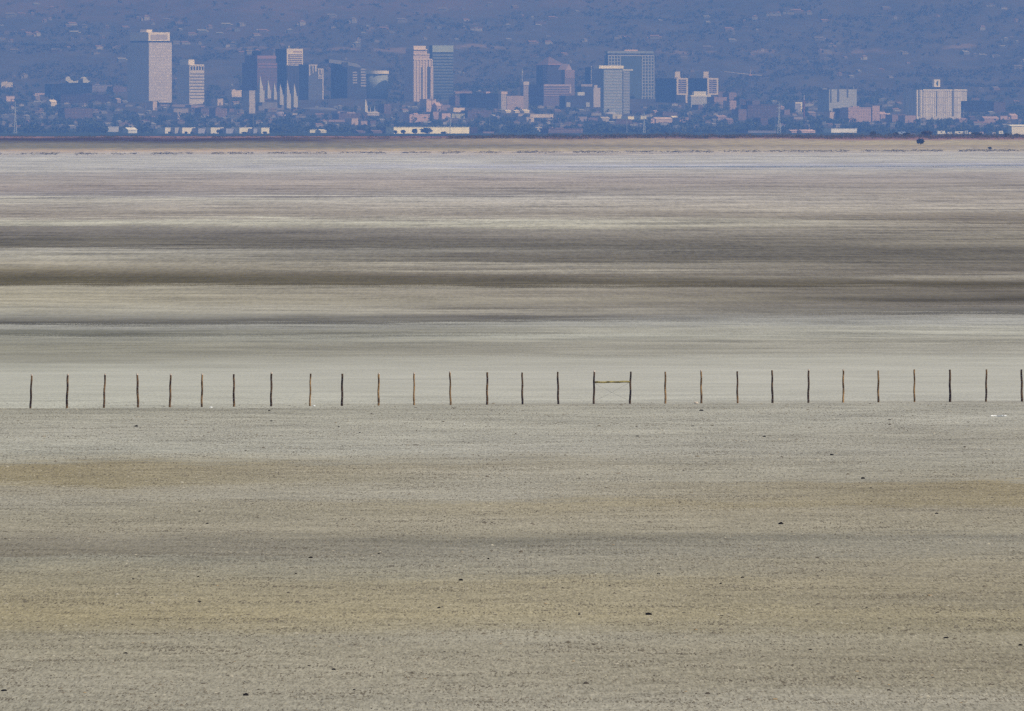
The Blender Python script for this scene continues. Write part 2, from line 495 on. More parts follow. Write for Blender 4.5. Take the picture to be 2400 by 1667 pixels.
Y_SHORE = 9600.0
ys = [-200, 0, 100, 200, 300]
while ys[-1] < Y_SHORE: ys.append(min(Y_SHORE, ys[-1] * 1.06))
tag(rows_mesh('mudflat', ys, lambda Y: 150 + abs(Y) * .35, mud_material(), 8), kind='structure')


def shore_material():
    m, nt, b = newmat('shore_soil'); N = NT(nt)
    p = N.pos(); X, Y, Z = N.sep(p)
    row = N.math('ADD', N.math('DIVIDE', N.math('SUBTRACT', H / P, N.math('MULTIPLY', N.rng(Y, SH0, SH1, 0.0, SHZ), 1 / P)), Y), HZ)   # up the slope of the shore
    n0 = N.noise(N.scale(p, (1 / 45., 1 / 260., 0)), 1, 4, .6)
    n1 = N.noise(N.scale(p, (1 / 11., 1 / 70., 0), (5, 5, 0)), 1, 3, .6)
    roww = N.math('ADD', row, N.math('ADD', N.math('MULTIPLY', N.math('SUBTRACT', n0, .5), 9.), N.math('MULTIPLY', N.math('SUBTRACT', n1, .5), 4.)))
    bear = N.math('ADD', N.math('DIVIDE', X, Y), N.math('MULTIPLY', N.math('SUBTRACT', n0, .5), .012))
    half = 1200 * P
    L = [(314, (100, 92, 92)), (318, (126, 112, 100)), (321, (146, 126, 104)), (322.5, (124, 116, 104)), (324, (92, 96, 98)), (328, (80, 90, 104)), (333, (100, 108, 112)), (338, (128, 130, 122)), (346, (126, 130, 118)), (351, (160, 152, 136)), (354, (182, 166, 144)), (358, (184, 166, 148)), (362, (120, 108, 106)), (366, (176, 170, 170))]
    M = [(314, (84, 80, 70)), (318, (100, 90, 76)), (321, (140, 118, 88)), (323, (128, 120, 110)), (327, (152, 146, 144)), (332, (158, 150, 148)), (338, (146, 142, 138)), (342, (122, 124, 114)), (346, (144, 142, 132)), (351, (168, 160, 148)), (356, (176, 168, 158)), (366, (180, 176, 176))]
    Rr = [(314, (80, 78, 68)), (319, (96, 92, 76)), (323, (128, 112, 84)), (325.5, (146, 126, 94)), (328, (158, 150, 140)), (332, (168, 162, 154)), (338, (170, 163, 154)), (342, (154, 148, 146)), (348, (168, 162, 160)), (354, (174, 168, 166)), (366, (176, 174, 176))]
    cs = []
    for lst in (L, M, Rr):
        cs.append(N.ramp(N.rng(roww, 300, 366), [((q - 300) / 66., alb(c, shore_dist(q))) for q, c in lst]))
    col = N.mix(N.rng(bear, 0.0, half * .7), N.mix(N.rng(bear, -half * .45, 0.0), cs[0], cs[1]), cs[2])
    n2 = N.noise(N.scale(p, (1 / 6., 1 / 40., 0), (1, 2, 0)), 1, 4, .6)
    col = N.mul(col, N.rng(n2, .34, .66, .72, 1.26))
    col = N.mix(N.rng(Y, 11500, 13000), col, (.035, .05, .03))      # grass and brush beyond the rise
    nt.links.new(col, b.inputs['Base Color'])
    b.inputs['Roughness'].default_value = 1.0; b.inputs['Specular IOR Level'].default_value = 0
    return m


ys = [Y_SHORE + 60 * i for i in range(21)] + [11100, 11500, 12000, 12500]
while ys[-1] < 22000: ys.append(min(22000, ys[-1] * 1.05))
ys += [22000 + 250 * i for i in range(1, 19)]
tag(rows_mesh('shore_ground', ys, lambda Y: 150 + abs(Y) * .05, shore_material(), 120, terrain), kind='structure')


def hill_material():
    m, nt, b = newmat('hillside_soil'); N = NT(nt)
    p = N.pos(); X, Y, Z = N.sep(p)
    n0 = N.noise(N.scale(p, (1 / 260., 1 / 900., 1 / 120.)), 1, 5, .6)
    n1 = N.noise(N.scale(p, (1 / 40., 1 / 160., 1 / 25.), (4, 4, 4)), 1, 4, .65)
    # dry grass on the open slopes above the streets, dark scrub between
    line = N.math('ADD', 150., N.math('MULTIPLY', N.math('ABSOLUTE', N.math('ADD', X, 330)), .085))
    open_ = N.rng(N.math('ADD', N.math('SUBTRACT', Z, line), N.math('MULTIPLY', N.math('SUBTRACT', n0, .5), 150.)), -8, 22)
    scrub = N.rng(n1, .46, .60)
    grass = N.mix(N.rng(n0, .35, .65), (.125, .092, .078), (.105, .08, .068))
    col = N.mix(open_, N.mix(N.rng(n1, .4, .62), (.062, .058, .056), (.09, .08, .07)), N.mix(scrub, grass, (.08, .068, .06)))
    # cut terraces and roads
    band = N.math('ABSOLUTE', N.math('SUBTRACT', N.math('ADD', Z, N.math('MULTIPLY', N.math('SUBTRACT', n0, .5), 70.)), 122.))
    col = N.mix(N.math('MULTIPLY', N.rng(band, 1.5, 4.5, 1, 0), N.rng(N.noise(N.scale(p, (1 / 70., 1 / 900., 0), (8, 1, 1)), 1, 2), .5, .6)), col, (.17, .13, .11))
    nt.links.new(col, b.inputs['Base Color'])
    b.inputs['Roughness'].default_value = 1.0; b.inputs['Specular IOR Level'].default_value = 0
    return m


ys = [26500 + 100 * i for i in range(0, 136)] + [40000 + 500 * i for i in range(1, 15)]
tag(rows_mesh('hillside', ys, lambda Y: 150 + Y * .075, hill_material(), 150, terrain), kind='structure')

# thin sheet of standing water far out on the flat
wm, nt, b = newmat('shallow_water'); b.inputs['Base Color'].default_value = (.10, .13, .22, 1); b.inputs['Roughness'].default_value = .12; b.inputs['Specular IOR Level'].default_value = .5
vs = []; n = 60
edge = []
for i in range(n + 1):
    px = 1330 + 1100 * i / n
    base = 392.3 - 3.6 * (px - 1200) / 1200
    t = min(i, n) / n
    hw = (.45 + .55 * noise.noise(Vector((i * .35, 2, 0)))) * min(1, i / 6)
    hw = max(.12, hw + .25)
    a, b2 = row_dist(base + hw), row_dist(base - hw)
    edge.append((xs(px, a), a, xs(px, b2), b2))
for e in edge: vs += [(e[0], e[1], .05), (e[2], e[3], .05)]
tag(MB().poly(vs, [(2 * i, 2 * i + 2, 2 * i + 3, 2 * i + 1) for i in range(n)]).build('water', wm), kind='structure')

# ------------------------------------------------------------------ fence
def wood(name, a, b2, lichen=0.0):
    m, nt, b = newmat(name); N = NT(nt)
    p = N.pos(True)
    n1 = N.noise(N.scale(p, (30, 30, 4)), 1, 4, .6)
    n2 = N.noise(N.scale(p, (3, 3, 2.2), (3, 0, 0)), 1, 3, .6)
    c = N.mix(N.rng(n2, .4, .62), a, b2)
    c = N.mul(c, N.rng(n1, .3, .7, .6, 1.25))
    nt.links.new(c, b.inputs['Base Color'])
    return m


WOODS = [wood('weathered_wood', (.05, .03, .016), (.24, .14, .06)), wood('weathered_wood', (.10, .06, .025), (.38, .23, .10)), wood('weathered_wood', (.03, .02, .013), (.13, .08, .04))]
PALE = wood('lit_top_wood', (.48, .38, .30), (.62, .52, .44))  # pale tone stands in for sunlight on the post tops
RAILM = wood('mossy_wood', (.12, .10, .035), (.34, .28, .11))
WIREM = newmat('fence_wire')[0]; WIREM.node_tree.nodes['Principled BSDF'].inputs['Base Color'].default_value = (.30, .30, .30, 1)

PX = [71.4, 156.3, 243.3, 323.4, 398.3, 472.8, 548, 635.3, 726.5, 801.7, 887, 970.2, 1055.9, 1141.5, 1224.4, 1308.6, 1391.8, 1476.8, 1559.6, 1643.9, 1728.5, 1810.6, 1894.5, 1976.7, 2058.5, 2143.1, 2227, 2311.2, 2395.5]
TONE = [0, 0, 0, 0, 0, 1, 0, 2, 1, 2, 1, 1, 1, 0, 2, 2, 2, 2, 1, 1, 0, 0, 2, 1, 1, 1, 2, 0, 2]
PCAP = [1, 1, 1, 1, 1, 1, 0, 1, 0, 0, 1, 1, 1, 0, 0, 0, 1, 0, 0, 1, 0, 0, 1, 1, 0, 0, 0, 0, 0]


def base_row(px): return 958.2 + (948.3 - 958.2) * min(px, 1200) / 1200 + (0 if px < 1200 else (941.5 - 948.3) * (px - 1200) / 1200)


allx = [PX[0] - 85 * i for i in (3, 2, 1)] + PX + [PX[-1] + 85 * i for i in (1, 2, 3)]
mid = row_dist(base_row(1200))
fence = empty('wire_fence', (0, mid, 0))
tag(fence, 'long straight wire fence of weathered wooden posts crossing the pale mudflat', 'fence')
pts = []
for i, px in enumerate(allx):
    rnd = random.Random(100 + i)
    Y = row_dist(base_row(px)); X = xs(px, Y)
    k = i - 3
    inn = 0 <= k < len(PX)
    hgt = (77.0 if px < 700 else 75.5 if px < 1500 else 75.8) * P * Y + rnd.uniform(-.02, .02)
    r = (.058 if not inn else [.045, .042, .047][TONE[k]]) * rnd.uniform(.92, 1.1)
    lean = rnd.uniform(-.03, .03) + (.035 if 0 <= k < 3 else 0)
    ph = rnd.uniform(0, 6)
    n = 12
    P3 = [(X + lean * j / n + .009 * math.sin(ph + j * .9) * (1 if 0 < j < n else .4), Y - mid + .006 * math.sin(ph + j), -.12 if j == 0 else hgt * j / n) for j in range(n + 1)]
    rr = [r * (1.05 - .18 * j / n) * rnd.uniform(.93, 1.08) for j in range(n + 1)]
    post = MB().tube(P3, rr, 9).build('post', WOODS[TONE[k] if inn else 0], fence)
    if inn and PCAP[k]:
        x, y, z = P3[-1]
        MB().cyl(x, y, z - .02, z + .045, r * .98, 9, r * .78).build('lit_top', PALE, post)  # added cap, its pale colour paints the lit top
    pts.append((X, Y - mid, hgt, P3))
for hh in (.14, .36, .60, .86, 1.12):
    line = []
    for i, (X, Y, hg, P3) in enumerate(pts):
        x = P3[min(12, int(hh / hg * 12))][0]
        line.append((x, Y - .07, hh))
        if i < len(pts) - 1:
            line.append(((X + pts[i + 1][0]) / 2, (Y + pts[i + 1][1]) / 2 - .07, hh - .012))
    MB().tube(line, .0022, 4).build('wire', WIREM, fence)
a, b3 = pts[19], pts[20]
ra = a[2] * (947 - 896.4) / 76 ; rb = b3[2] * (946.5 - 894.3) / 76
rp = [(a[0] + (b3[0] - a[0]) * t, a[1] + (b3[1] - a[1]) * t, ra + (rb - ra) * t + .008 * math.sin(t * 17)) for t in [j / 10 for j in range(11)]]
MB().tube(rp, [.042 + .003 * math.sin(j * 1.9) for j in range(11)], 8).build('brace_rail', RAILM, fence)
BW = newmat('brace_wire')[0]; BW.node_tree.nodes['Principled BSDF'].inputs['Base Color'].default_value = (.12, .12, .12, 1)
for z0, z1 in ((ra - .02, .12), (.12, rb - .02)):
    MB().tube([(a[0], a[1] + .03 * (z0 > .5) + .02, z0), ((a[0] + b3[0]) / 2, (a[1] + b3[1]) / 2 + .03, (z0 + z1) / 2 - .03), (b3[0], b3[1] + .02, z1)], .0035, 5).build('brace_wire', BW, fence)

# ------------------------------------------------------------------ stones and litter on the flat
def rock_mesh(rng, flat=.55, seed=0):
    import bmesh
    bm = bmesh.new(); bmesh.ops.create_icosphere(bm, subdivisions=2, radius=1)
    for v in bm.verts:
        d = 1 + .38 * noise.noise(v.co * 1.4 + Vector((seed * 3.7, 0, 0))) + .15 * noise.noise(v.co * 3.5 + Vector((0, seed, 0)))
        v.co *= d
        v.co.z *= flat
    zmin = min(v.co.z for v in bm.verts)
    for v in bm.verts: v.co.z = max(v.co.z, zmin * .45) - zmin * .45 - .06
    me = bpy.data.meshes.new('stone'); bm.to_mesh(me); bm.free()
    return me


DARKS = plain((.014, .011, .008), .3, 8., 'dark_stone')
TANS = plain((.34, .24, .13), .2, 8., 'tan_stone')
near = lambda lst, ox: [((ox + x / 1.915), 920 + y / 1.915, w) for x, y, w in lst]
ROCKS = near([(1395, 741, 9), (895, 937, 7), (1970, 966, 7), (563, 1169, 8), (1497, 1243, 8), (1590, 1334, 6), (1103, 1358, 12), (18, 1338, 11), (520, 1033, 4), (895, 532, 5), (930, 587, 5), (312, 590, 6),
              (1218, 127, 5), (1208, 80, 5), (612, 151, 6), (1520, 153, 4), (1615, 179, 4), (1385, 1226, 5), (1996, 1163, 5), (598, 836, 5), (889, 826, 5), (2068, 842, 9), (2192, 746, 5), (1700, 722, 5), (1328, 812, 4)], 0)
ROCKS += near([(613, 996, 13), (1340, 1153, 7), (658, 811, 6), (1034, 829, 7), (937, 857, 5), (1207, 589, 9), (1575, 385, 8), (1610, 428, 5), (812, 149, 6), (850, 80, 8), (563, 195, 7), (1133, 197, 6), (1435, 279, 7),
               (1950, 1101, 9), (2281, 1134, 7), (1592, 965, 5), (1906, 542, 7), (1560, 1284, 6), (942, 1001, 6), (266, 559, 4), (302, 995, 5), (1693, 1057, 6), (735, 728, 4), (439, 866, 4), (1715, 1188, 4)], 1200)
LBL = {  # the stones one can single out
    0: 'black stone in the middle ground, alone below the ninth fence post from left', 1: 'small black domed stone on the yellowish mud at lower left', 2: 'pointed black stone with an upright spur, low centre of the flat',
    3: 'flat black stone near the lower left of the mudflat', 6: 'largest black stone near the bottom edge, half domed', 7: 'long flat black stone at the bottom left edge', 4: 'black domed stone up and right of the largest bottom stone',
    5: 'small black stone low on the flat beside a tan pebble patch', 12: 'tiny black stone just in front of the eighth fence post', 13: 'flat tiny black stone almost under the eighth fence post',
    14: 'dark sliver of stone below the gap between third and fourth posts', 9: 'small black stone on the grey mud below the sixth fence post', 11: 'small dark stone on grey mud at far left', 21: 'broken row of dark crumbs low on the flat near centre',
    25: 'largest brown black domed stone right of centre on tan mud', 26: 'round black stone low on the flat, right of centre', 30: 'thin flat black stone on the tan band right of the braced posts',
    31: 'thin dark stone on pale mud just above the tan band', 34: 'flat black stone just in front of the fence, right of the braced posts', 38: 'thin flat dark stone at the lower right', 39: 'round black stone by the right edge, low on the flat',
    28: 'dark stone with a pale pebble at its right side', 37: 'dark brown stone among grit in front of the fence on the right'}
for i, (px, py, w) in enumerate(ROCKS):
    Y = row_dist(py + 1.5); s = w * P * Y / 2
    me = rock_mesh(RNG, random.uniform(.5, .8), i); me.materials.append(DARKS)
    o = bpy.data.objects.new('dark_stone', me); COL.objects.link(o)
    o.location = (xs(px, Y), Y, 0); s *= 1.08; o.scale = (s * 1.15, s * 1.3, s * random.uniform(.8, 1.2)); o.rotation_euler = (0, 0, random.uniform(-.4, .4))
    tag(o, LBL.get(i, 'small dark stone lying loose on the open mudflat'), 'stone', 'dark stones scattered on the mudflat')
TAN = near([(350, 805, 8), (975, 866, 8), (640, 1123, 7), (1520, 1137, 6), (1618, 1137, 6), (380, 1346, 9), (1415, 1137, 6), (1908, 1285, 9), (2245, 1126, 6), (815, 885, 5), (1052, 1206, 6)], 0) + \
      near([(1180, 1376, 13), (1875, 910, 12), (1548, 1250, 9), (275, 1205, 9), (780, 1340, 7), (1885, 1268, 8), (455, 682, 7), (1690, 1310, 6), (2015, 1392, 8), (825, 1063, 9), (150, 945, 8)], 1200)
for i, (px, py, w) in enumerate(TAN):
    Y = row_dist(py + 1.5); s = w * P * Y / 2
    me = rock_mesh(RNG, .5, i + 90); me.materials.append(TANS)
    o = bpy.data.objects.new('tan_stone', me); COL.objects.link(o)
    o.location = (xs(px, Y), Y, 0); o.scale = (s, s * 1.3, s * .7)
    tag(o, 'pale tan clod of dried mud on the open flat', 'clod', 'pale clods of dried mud')

WHITE = plain((.8, .8, .78), .05, 5., 'white_litter')
m_ = MB()
Y = row_dist(976.5); x0, x1 = xs(2322, Y), xs(2359, Y)
m_.tube([(x0 + (x1 - x0) * t, Y + .25 * math.sin(t * 5), .018 + .012 * math.sin(t * 9)) for t in [j / 8 for j in range(9)]], [.02, .024, .026, .028, .03, .034, .038, .034, .024], 7)
tag(m_.build('bleached_branch', WHITE), 'thin white bleached branch lying on the mud at far right', 'branch')
for px, py, w, h, nm, lb in ((494.5, 954.5, 7, 2.6, 'plastic_scrap', 'bright white scrap lying right of the sixth fence post'), (736, 951, 6, 3.2, 'plastic_scrap', 'pale white scrap beside the foot of the ninth fence post'),
                             (1088.5, 994, 3, 2.5, 'plastic_scrap', 'tiny white scrap on open mud left of centre in front of the fence'), (1632, 943.5, 11, 5, 'tan_stone', 'pale tan clod at the foot of the third post right of the brace')):
    Y = row_dist(py + h * .5); s = w * P * Y / 2
    me = rock_mesh(RNG, .6, int(px)); me.materials.append(WHITE if 'plastic' in nm else plain((.5, .42, .34), .1, 8., 'clod'))
    o = bpy.data.objects.new(nm, me); COL.objects.link(o); o.location = (xs(px, Y), Y, 0); o.scale = (s, s, h * P * Y / .9)
    tag(o, lb, 'litter' if 'plastic' in nm else 'clod')

# crumbs of mud all over the near flat
cm, nt, b = newmat('mud_crumb'); N = NT(nt)
q = N.noise(N.scale(N.pos(), (.9, .5, .5)), 1, 2)
nt.links.new(N.ramp(q, [(.36, (.06, .048, .034)), (.5, (.18, .15, .105)), (.64, (.40, .36, .27))]), b.inputs['Base Color'])
cnt = 46000
rowr = 945 + (1680 - 945) * RNG.random(cnt * 2)
pxr = -60 + 2520 * RNG.random(cnt * 2)
keep = []
for i in range(cnt * 2):
    v = noise.noise(Vector((pxr[i] / 260., rowr[i] / 22., 4.)))
    pr = .38 + .9 * v
    if 1085 < rowr[i] < 1135 and pxr[i] < 1250: pr += .5
    if 1130 < rowr[i] < 1195 and pxr[i] > 1250: pr += .5
    if rowr[i] > 1360: pr += .12
    if random.random() < pr: keep.append(i)
keep = np.array(keep[:cnt])
rowr, pxr = rowr[keep], pxr[keep]; n = len(keep)
Yc = H / ((rowr - HZ) * P); Xc = (pxr - 1200) * P * Yc
sz = (.008 + .014 * RNG.random(n) ** 3) * (.7 + Yc / 1400) * np.where(RNG.random(n) < .03, 2.1, 1.0)
tpl = np.array([(-1, -.6, 0), (.2, -1, 0), (1, .1, 0), (.3, 1, 0), (-.9, .7, 0), (-.35, -.1, .8), (.45, .15, .62)], float)
tf = np.array([(0, 1, 5), (1, 6, 5), (1, 2, 6), (2, 3, 6), (3, 5, 6), (3, 4, 5), (4, 0, 5)])
ang = RNG.random(n) * 6.28; ca, sa = np.cos(ang), np.sin(ang)
j = 1 + .5 * (RNG.random((n, 7, 3)) - .5)
T = tpl[None] * j
vx = (T[..., 0] * ca[:, None] - T[..., 1] * sa[:, None]) * sz[:, None] * 1.5 + Xc[:, None]
vy = (T[..., 0] * sa[:, None] + T[..., 1] * ca[:, None]) * sz[:, None] * 1.5 + Yc[:, None]
vz = T[..., 2] * sz[:, None] * (.6 + .8 * RNG.random(n))[:, None] - .001
V = np.stack([vx, vy, vz], -1).reshape(-1, 3); F = (tf[None] + (np.arange(n) * 7)[:, None, None]).reshape(-1, 3)
tag(mesh_np('mud_crumbs', V, F, cm), 'loose crumbs of dried mud strewn over the near flat', 'mud crumbs', kind='stuff')


# ------------------------------------------------------------------ vegetation as masses
def leaf_mass(name, spots, m, label, cat, leaf=1.3, per=40):
    """many crowns of small leaf faces; SPOTS = (X, Y, z, width, height)"""
    S = np.array(spots, float); n = len(S)
    d = RNG.normal(size=(n, per, 3)); d /= np.linalg.norm(d, axis=2, keepdims=True)
    r = RNG.random((n, per, 1)) ** .45
    lump = 1 + .35 * np.sin(d[..., :1] * 5 + S[:, None, :1]) * np.cos(d[..., 2:] * 4 + S[:, None, 1:2])
    c = d * r * lump
    cx = S[:, None, 0] + c[..., 0] * S[:, None, 3] * .5
    cy = S[:, None, 1] + c[..., 1] * S[:, None, 3] * .5
    cz = S[:, None, 2] + S[:, None, 4] * (.54 + c[..., 2] * .46)
    ctr = np.stack([cx, cy, cz], -1).reshape(-1, 3); k = len(ctr)
    a = RNG.normal(size=(k, 3)); a /= np.linalg.norm(a, axis=1, keepdims=True)
    b_ = np.cross(a, RNG.normal(size=(k, 3))); b_ /= np.linalg.norm(b_, axis=1, keepdims=True)
    L = leaf * (.6 + .8 * RNG.random((k, 1))) * np.repeat(S[:, 3] ** .5 / 3.0, per)[:, None]
    V = np.stack([ctr - a * L, ctr + b_ * L * .8, ctr + a * L, ctr - b_ * L * .8], 1).reshape(-1, 3)
    F = np.arange(k * 4).reshape(-1, 4)
    o = mesh_np(name, V, F, m, 4)
    return tag(o, label, cat, kind='stuff')


def leafmat(name, dark, light, sc=.03):
    m, nt, b = newmat(name); N = NT(nt)
    n1 = N.noise(N.scale(N.pos(), (sc, sc * .5, sc)), 1, 3, .6)
    n2 = N.noise(N.scale(N.pos(), (.6, .6, .6)), 1, 2, .6)
    c = N.mix(N.rng(n1, .38, .62), dark, light)
    nt.links.new(N.mul(c, N.rng(n2, .3, .7, .65, 1.35)), b.inputs['Base Color'])
    return m


CITYLEAF = leafmat('tree_leaves', (.035, .05, .025), (.075, .085, .04))
HILLLEAF = leafmat('tree_leaves', (.060, .060, .056), (.088, .081, .070), .015)
SCRUB = leafmat('scrub_leaves', (.035, .035, .015), (.15, .11, .04), .06)
BUSHL = leafmat('bush_leaves', (.015, .022, .02), (.035, .05, .04), .5)

# ------------------------------------------------------------------ buildings
HOLES = []     # parts of the view where a listed building is seen: (x0,x1,y0,y1,Y)
NAMES = []


class Bld:
    """corner building: near edge at xc, lit face xc..xr, shaded face xl..xc (photo columns at distance Y)"""
    def __init__(s, name, label, cat, Y, xl, xc, xr, yt, wm, phi=50, yb=None, group=None, wallname='wall', body=True):
        if yb and label.startswith(('pale blue grey slab', 'broad off white', 'pale temple')):      # stand no farther back than the land lets its foot be seen
            y2 = min(ray_hit(q, yb, 25000, 31500, 40) for q in (xl, (xl + xr) / 2, xr))
            if y2 < Y - 100: Y = y2 + (Y - 30300) * .25
        s.phi = R(phi); s.Y = Y; s.m = P * Y; s.xc = xc; s.xr = xr; s.xl = xl; s.yt = yt
        s.W = (xr - xc) * s.m / math.cos(s.phi); s.D = max(6.0, (xc - xl) * s.m / math.sin(s.phi))
        X = xs(xc, Y); s.g = terrain(X, Y) - 1.5
        s.e = empty(name, (X, Y, s.g), s.phi)
        tag(s.e, label, cat, group)
        s.H = s.z(yt)
        s.wm = wm
        if body:
            s.body = MB().box((0, 0, 0), (s.W, s.D, s.H)).build(wallname, wm, s.e)
        HOLES.append((xl, xr, yt, yb if yb else yt + 40, Y))
        NAMES.append(((xl + xr) / 2, yt, label))

    def z(s, py): return zs(py, s.Y) - s.g

    def u(s, px): return (px - s.xc) * s.m / math.cos(s.phi)

    def v(s, px): return (s.xc - px) * s.m / math.sin(s.phi)

    def rp(s, name, x0, x1, y0, y1, m, pr=.45, parent=None, sink=.6):
        return MB().box((s.u(x0), -pr, s.z(y1)), (s.u(x1), sink, s.z(y0))).build(name, m, parent or s.e)

    def lp(s, name, x0, x1, y0, y1, m, pr=.45, parent=None):
        return MB().box((-pr, s.v(x1), s.z(y1)), (.6, s.v(x0), s.z(y0))).build(name, m, parent or s.e)

    def top(s, name, u0, u1, v0, v1, y0, y1, m, parent=None):
        """box on the roof; u,v fractions of the plan"""
        return MB().box((s.W * u0, s.D * v0, s.z(y1) - .01), (s.W * u1, s.D * v1, s.z(y0))).build(name, m, parent or s.e)

    def bands(s, x0, x1, y0, y1, n, frac, m, name='window_band', pr=.45, side='r'):
        st = (y1 - y0) / n
        for i in range(n):
            (s.rp if side == 'r' else s.lp)(name, x0, x1, y0 + i * st, y0 + (i + frac) * st, m, pr)


def rgb(c, Y, f='r'): return alb(c, Y, f)


GL = (.03, .04, .05)
glass = plain(GL, .2, .1, 'dark_glass', .3)
roofm = plain((.22, .21, .20), .15, .1, 'roof_gravel')

# church-like office tower, far left
Y = 30500
w = facade((.46, .42, .44), (.36, .33, .36), 3.9, 3.0, .5, .55)
t = Bld('office_tower', 'tallest slab tower at left, blank mauve grey face with a pale penthouse on top', 'tower', Y, 298, 349, 401.7, 100, w, 50, 240)
dk = plain((.03, .03, .04), .2, .1, 'recess')  # near-black: painted shade in roof gaps, plain dark on legs and wheels
t.top('roof_recess', .04, .93, .06, .9, 96, 100, dk)
ph = t.top('penthouse', .02, .95, .04, .88, 76, 96, plain((.72, .64, .56), .06, .1, 'pale_stone'))
t.top('roof_plant', .18, .42, .3, .6, 69.5, 76, plain((.72, .64, .56), .06, .1, 'pale_stone'))
MB().box((t.W * .02 + 5, t.D * .04 - .4, t.z(92.5)), (t.W * .95 - 5, t.D * .04 + .4, t.z(81))).build('louvre_panel', plain((.40, .35, .34), .1, .1, 'louvre'), ph)

# pale striped tower next to it
Y = 30450
w = facade((.55, .49, .45), (.26, .24, .26), 3.8, 3.2, .55, .5)
t = Bld('office_tower', 'cream tower with dark crown windows and a block on its left roof corner', 'tower', Y, 414, 444, 478, 152.7, w, 50, 240)
t.top('penthouse', .02, .42, .1, .8, 140, 152.7, plain((.74, .66, .56), .06, .1, 'pale_stone'))
for i in range(5):
    x = 447 + i * 6.4
    t.rp('window', x, x + 3.6, 156, 164, glass)
t.rp('parapet', 444.3, 477.6, 151.4, 154, plain((.74, .66, .56), .06, .1, 'pale_stone'), .5)
for i in range(9): t.rp('window_band', 445, 477.5, 172 + i * 7.2, 174.6 + i * 7.2, plain((.20, .19, .22), .2, .3, 'window_band'), .35)

# red granite stepped tower
Y = 30600
red = facade((.15, .105, .125), (.06, .05, .06), 4, 3.2, .6, .5)
t = Bld('office_tower', 'dark reddish stepped tower with pink bands, behind the white spires', 'tower', Y, 567, 603, 649, 147, red, 50, 250)
t.top('upper_block', .0, .93, .0, .82, 130, 147, red)
pk = plain((.28, .17, .19), .1, .1, 'red_granite')
MB().box((-.4, -.4, t.z(138)), (t.W * .93 + .4, 4, t.z(131))).build('cornice', pk, t.e)
t.rp('cornice', 603.5, 648.5, 149, 152, pk); t.rp('cornice', 603.5, 648.5, 156, 158.6, pk)
t.top('roof_plant', .35, .95, .2, .8, 119, 130, plain((.06, .05, .06), .1, .1, 'roof_plant'))

# dark tower with white windowed head
Y = 30750
w = plain((.05, .045, .05), .2, .1, 'dark_wall')
t = Bld('office_tower', 'dark tower with a bright white grid head and a small mast', 'tower', Y, 645, 671.4, 709.3, 114.4, w, 50, 250)
wh = plain((.66, .58, .50), .06, .1, 'white_concrete')
hd = t.rp('head_panel', 671.6, 709, 114.4, 153.5, wh, .5)
for i in range(6): t.rp('window_band', 674.5, 707, 127.5 + i * 4.3, 129.8 + i * 4.3, plain((.16, .13, .15), .2, .3, 'window_band'), .8)
t.rp('window_band', 686, 706, 120, 122.6, plain((.35, .25, .24), .2, .3, 'window_band'), .8)
MB().tube([(t.W * .35, t.D * .3, t.H), (t.W * .35, t.D * .3, t.z(107.5))], .7, 6).build('mast', wh, t.e)

# bluish tower in front of it, pale frame at the head
Y = 30300
w = facade((.10, .105, .13), (.07, .075, .10), 4, 3, .5, .5)
t = Bld('office_tower', 'slim slate tower with pale stepped frame at its head, right of the white spires', 'tower', Y, 700, 723, 758, 151.5, w, 50, 250, body=False)
MB().box((0, 0, 0), (t.u(744), t.D, t.z(151.5))).box((t.u(744) - .001, 0.001, 0), (t.u(758), t.D * .95, t.z(160.5))).build('wall', w, t.e)
fr = plain((.50, .45, .45), .08, .1, 'pale_frame')
t.rp('frame', 723.2, 744, 151.5, 154, fr); t.rp('frame', 724, 726.6, 154, 177, fr); t.rp('frame', 732, 734, 154, 172, fr); t.rp('frame', 738, 741, 154, 168, fr)
t.rp('frame', 744, 757.6, 161, 163, fr); t.rp('frame', 745.4, 747.4, 163, 180, fr); t.rp('frame', 751, 753.5, 163, 174, fr); t.rp('frame', 755, 757.4, 163, 248, fr)  # the tall right strip paints the tower's lit edge in pale colour
for i in range(3): t.rp('frame', 745, 755, 176 + i * 3.5, 177.8 + i * 3.5, fr)

Y = 30350
w = plain((.045, .045, .055), .2, .1, 'dark_wall')
t = Bld('office_tower', 'broad dark tower with vertical shadow grooves under the white head', 'tower', Y, 650, 672, 722, 156, w, 50, 250)
for i in range(6): t.rp('pier', 675 + i * 7.6, 676.6 + i * 7.6, 158, 248, plain((.085, .08, .10), .1, .1, 'pier'))

# dark pair with the curved crest
Y = 30400
w = facade((.055, .055, .065), (.03, .035, .045), 4, 3.4, .6, .5)
t = Bld('office_tower', 'dark wide tower with a pale curved crest and ladder like light panels', 'tower', Y, 775, 814, 857, 158, w, 50, 250)
t.top('upper_block', .0, .70, .3, 1.0, 146, 158, w)
crest = [(787 + (855 - 787) * k / 14, 139.5 + 12.5 * (k / 14) ** 1.4 + (7 * ((k - 11) / 3) ** 2 if k > 11 else 0)) for k in range(15)]
pts_c = [(t.u(px) + 1, 6 + (14 - k) * .5, t.z(py)) for k, (px, py) in enumerate(crest)]
cb = MB(); n = len(pts_c)
cb.poly([(x, y, z) for x, y, z in pts_c] + [(x, y, z - 5) for x, y, z in pts_c] + [(x, y + 7, z) for x, y, z in pts_c] + [(x, y + 7, z - 5) for x, y, z in pts_c],
        [(n + i, n + i + 1, i + 1, i) for i in range(n - 1)] + [(i, i + 1, 2 * n + i + 1, 2 * n + i) for i in range(n - 1)] + [(3 * n + i, 2 * n + i, 2 * n + i + 1, 3 * n + i + 1) for i in range(n - 1)] + [(n + i + 1, n + i, 3 * n + i, 3 * n + i + 1) for i in range(n - 1)])
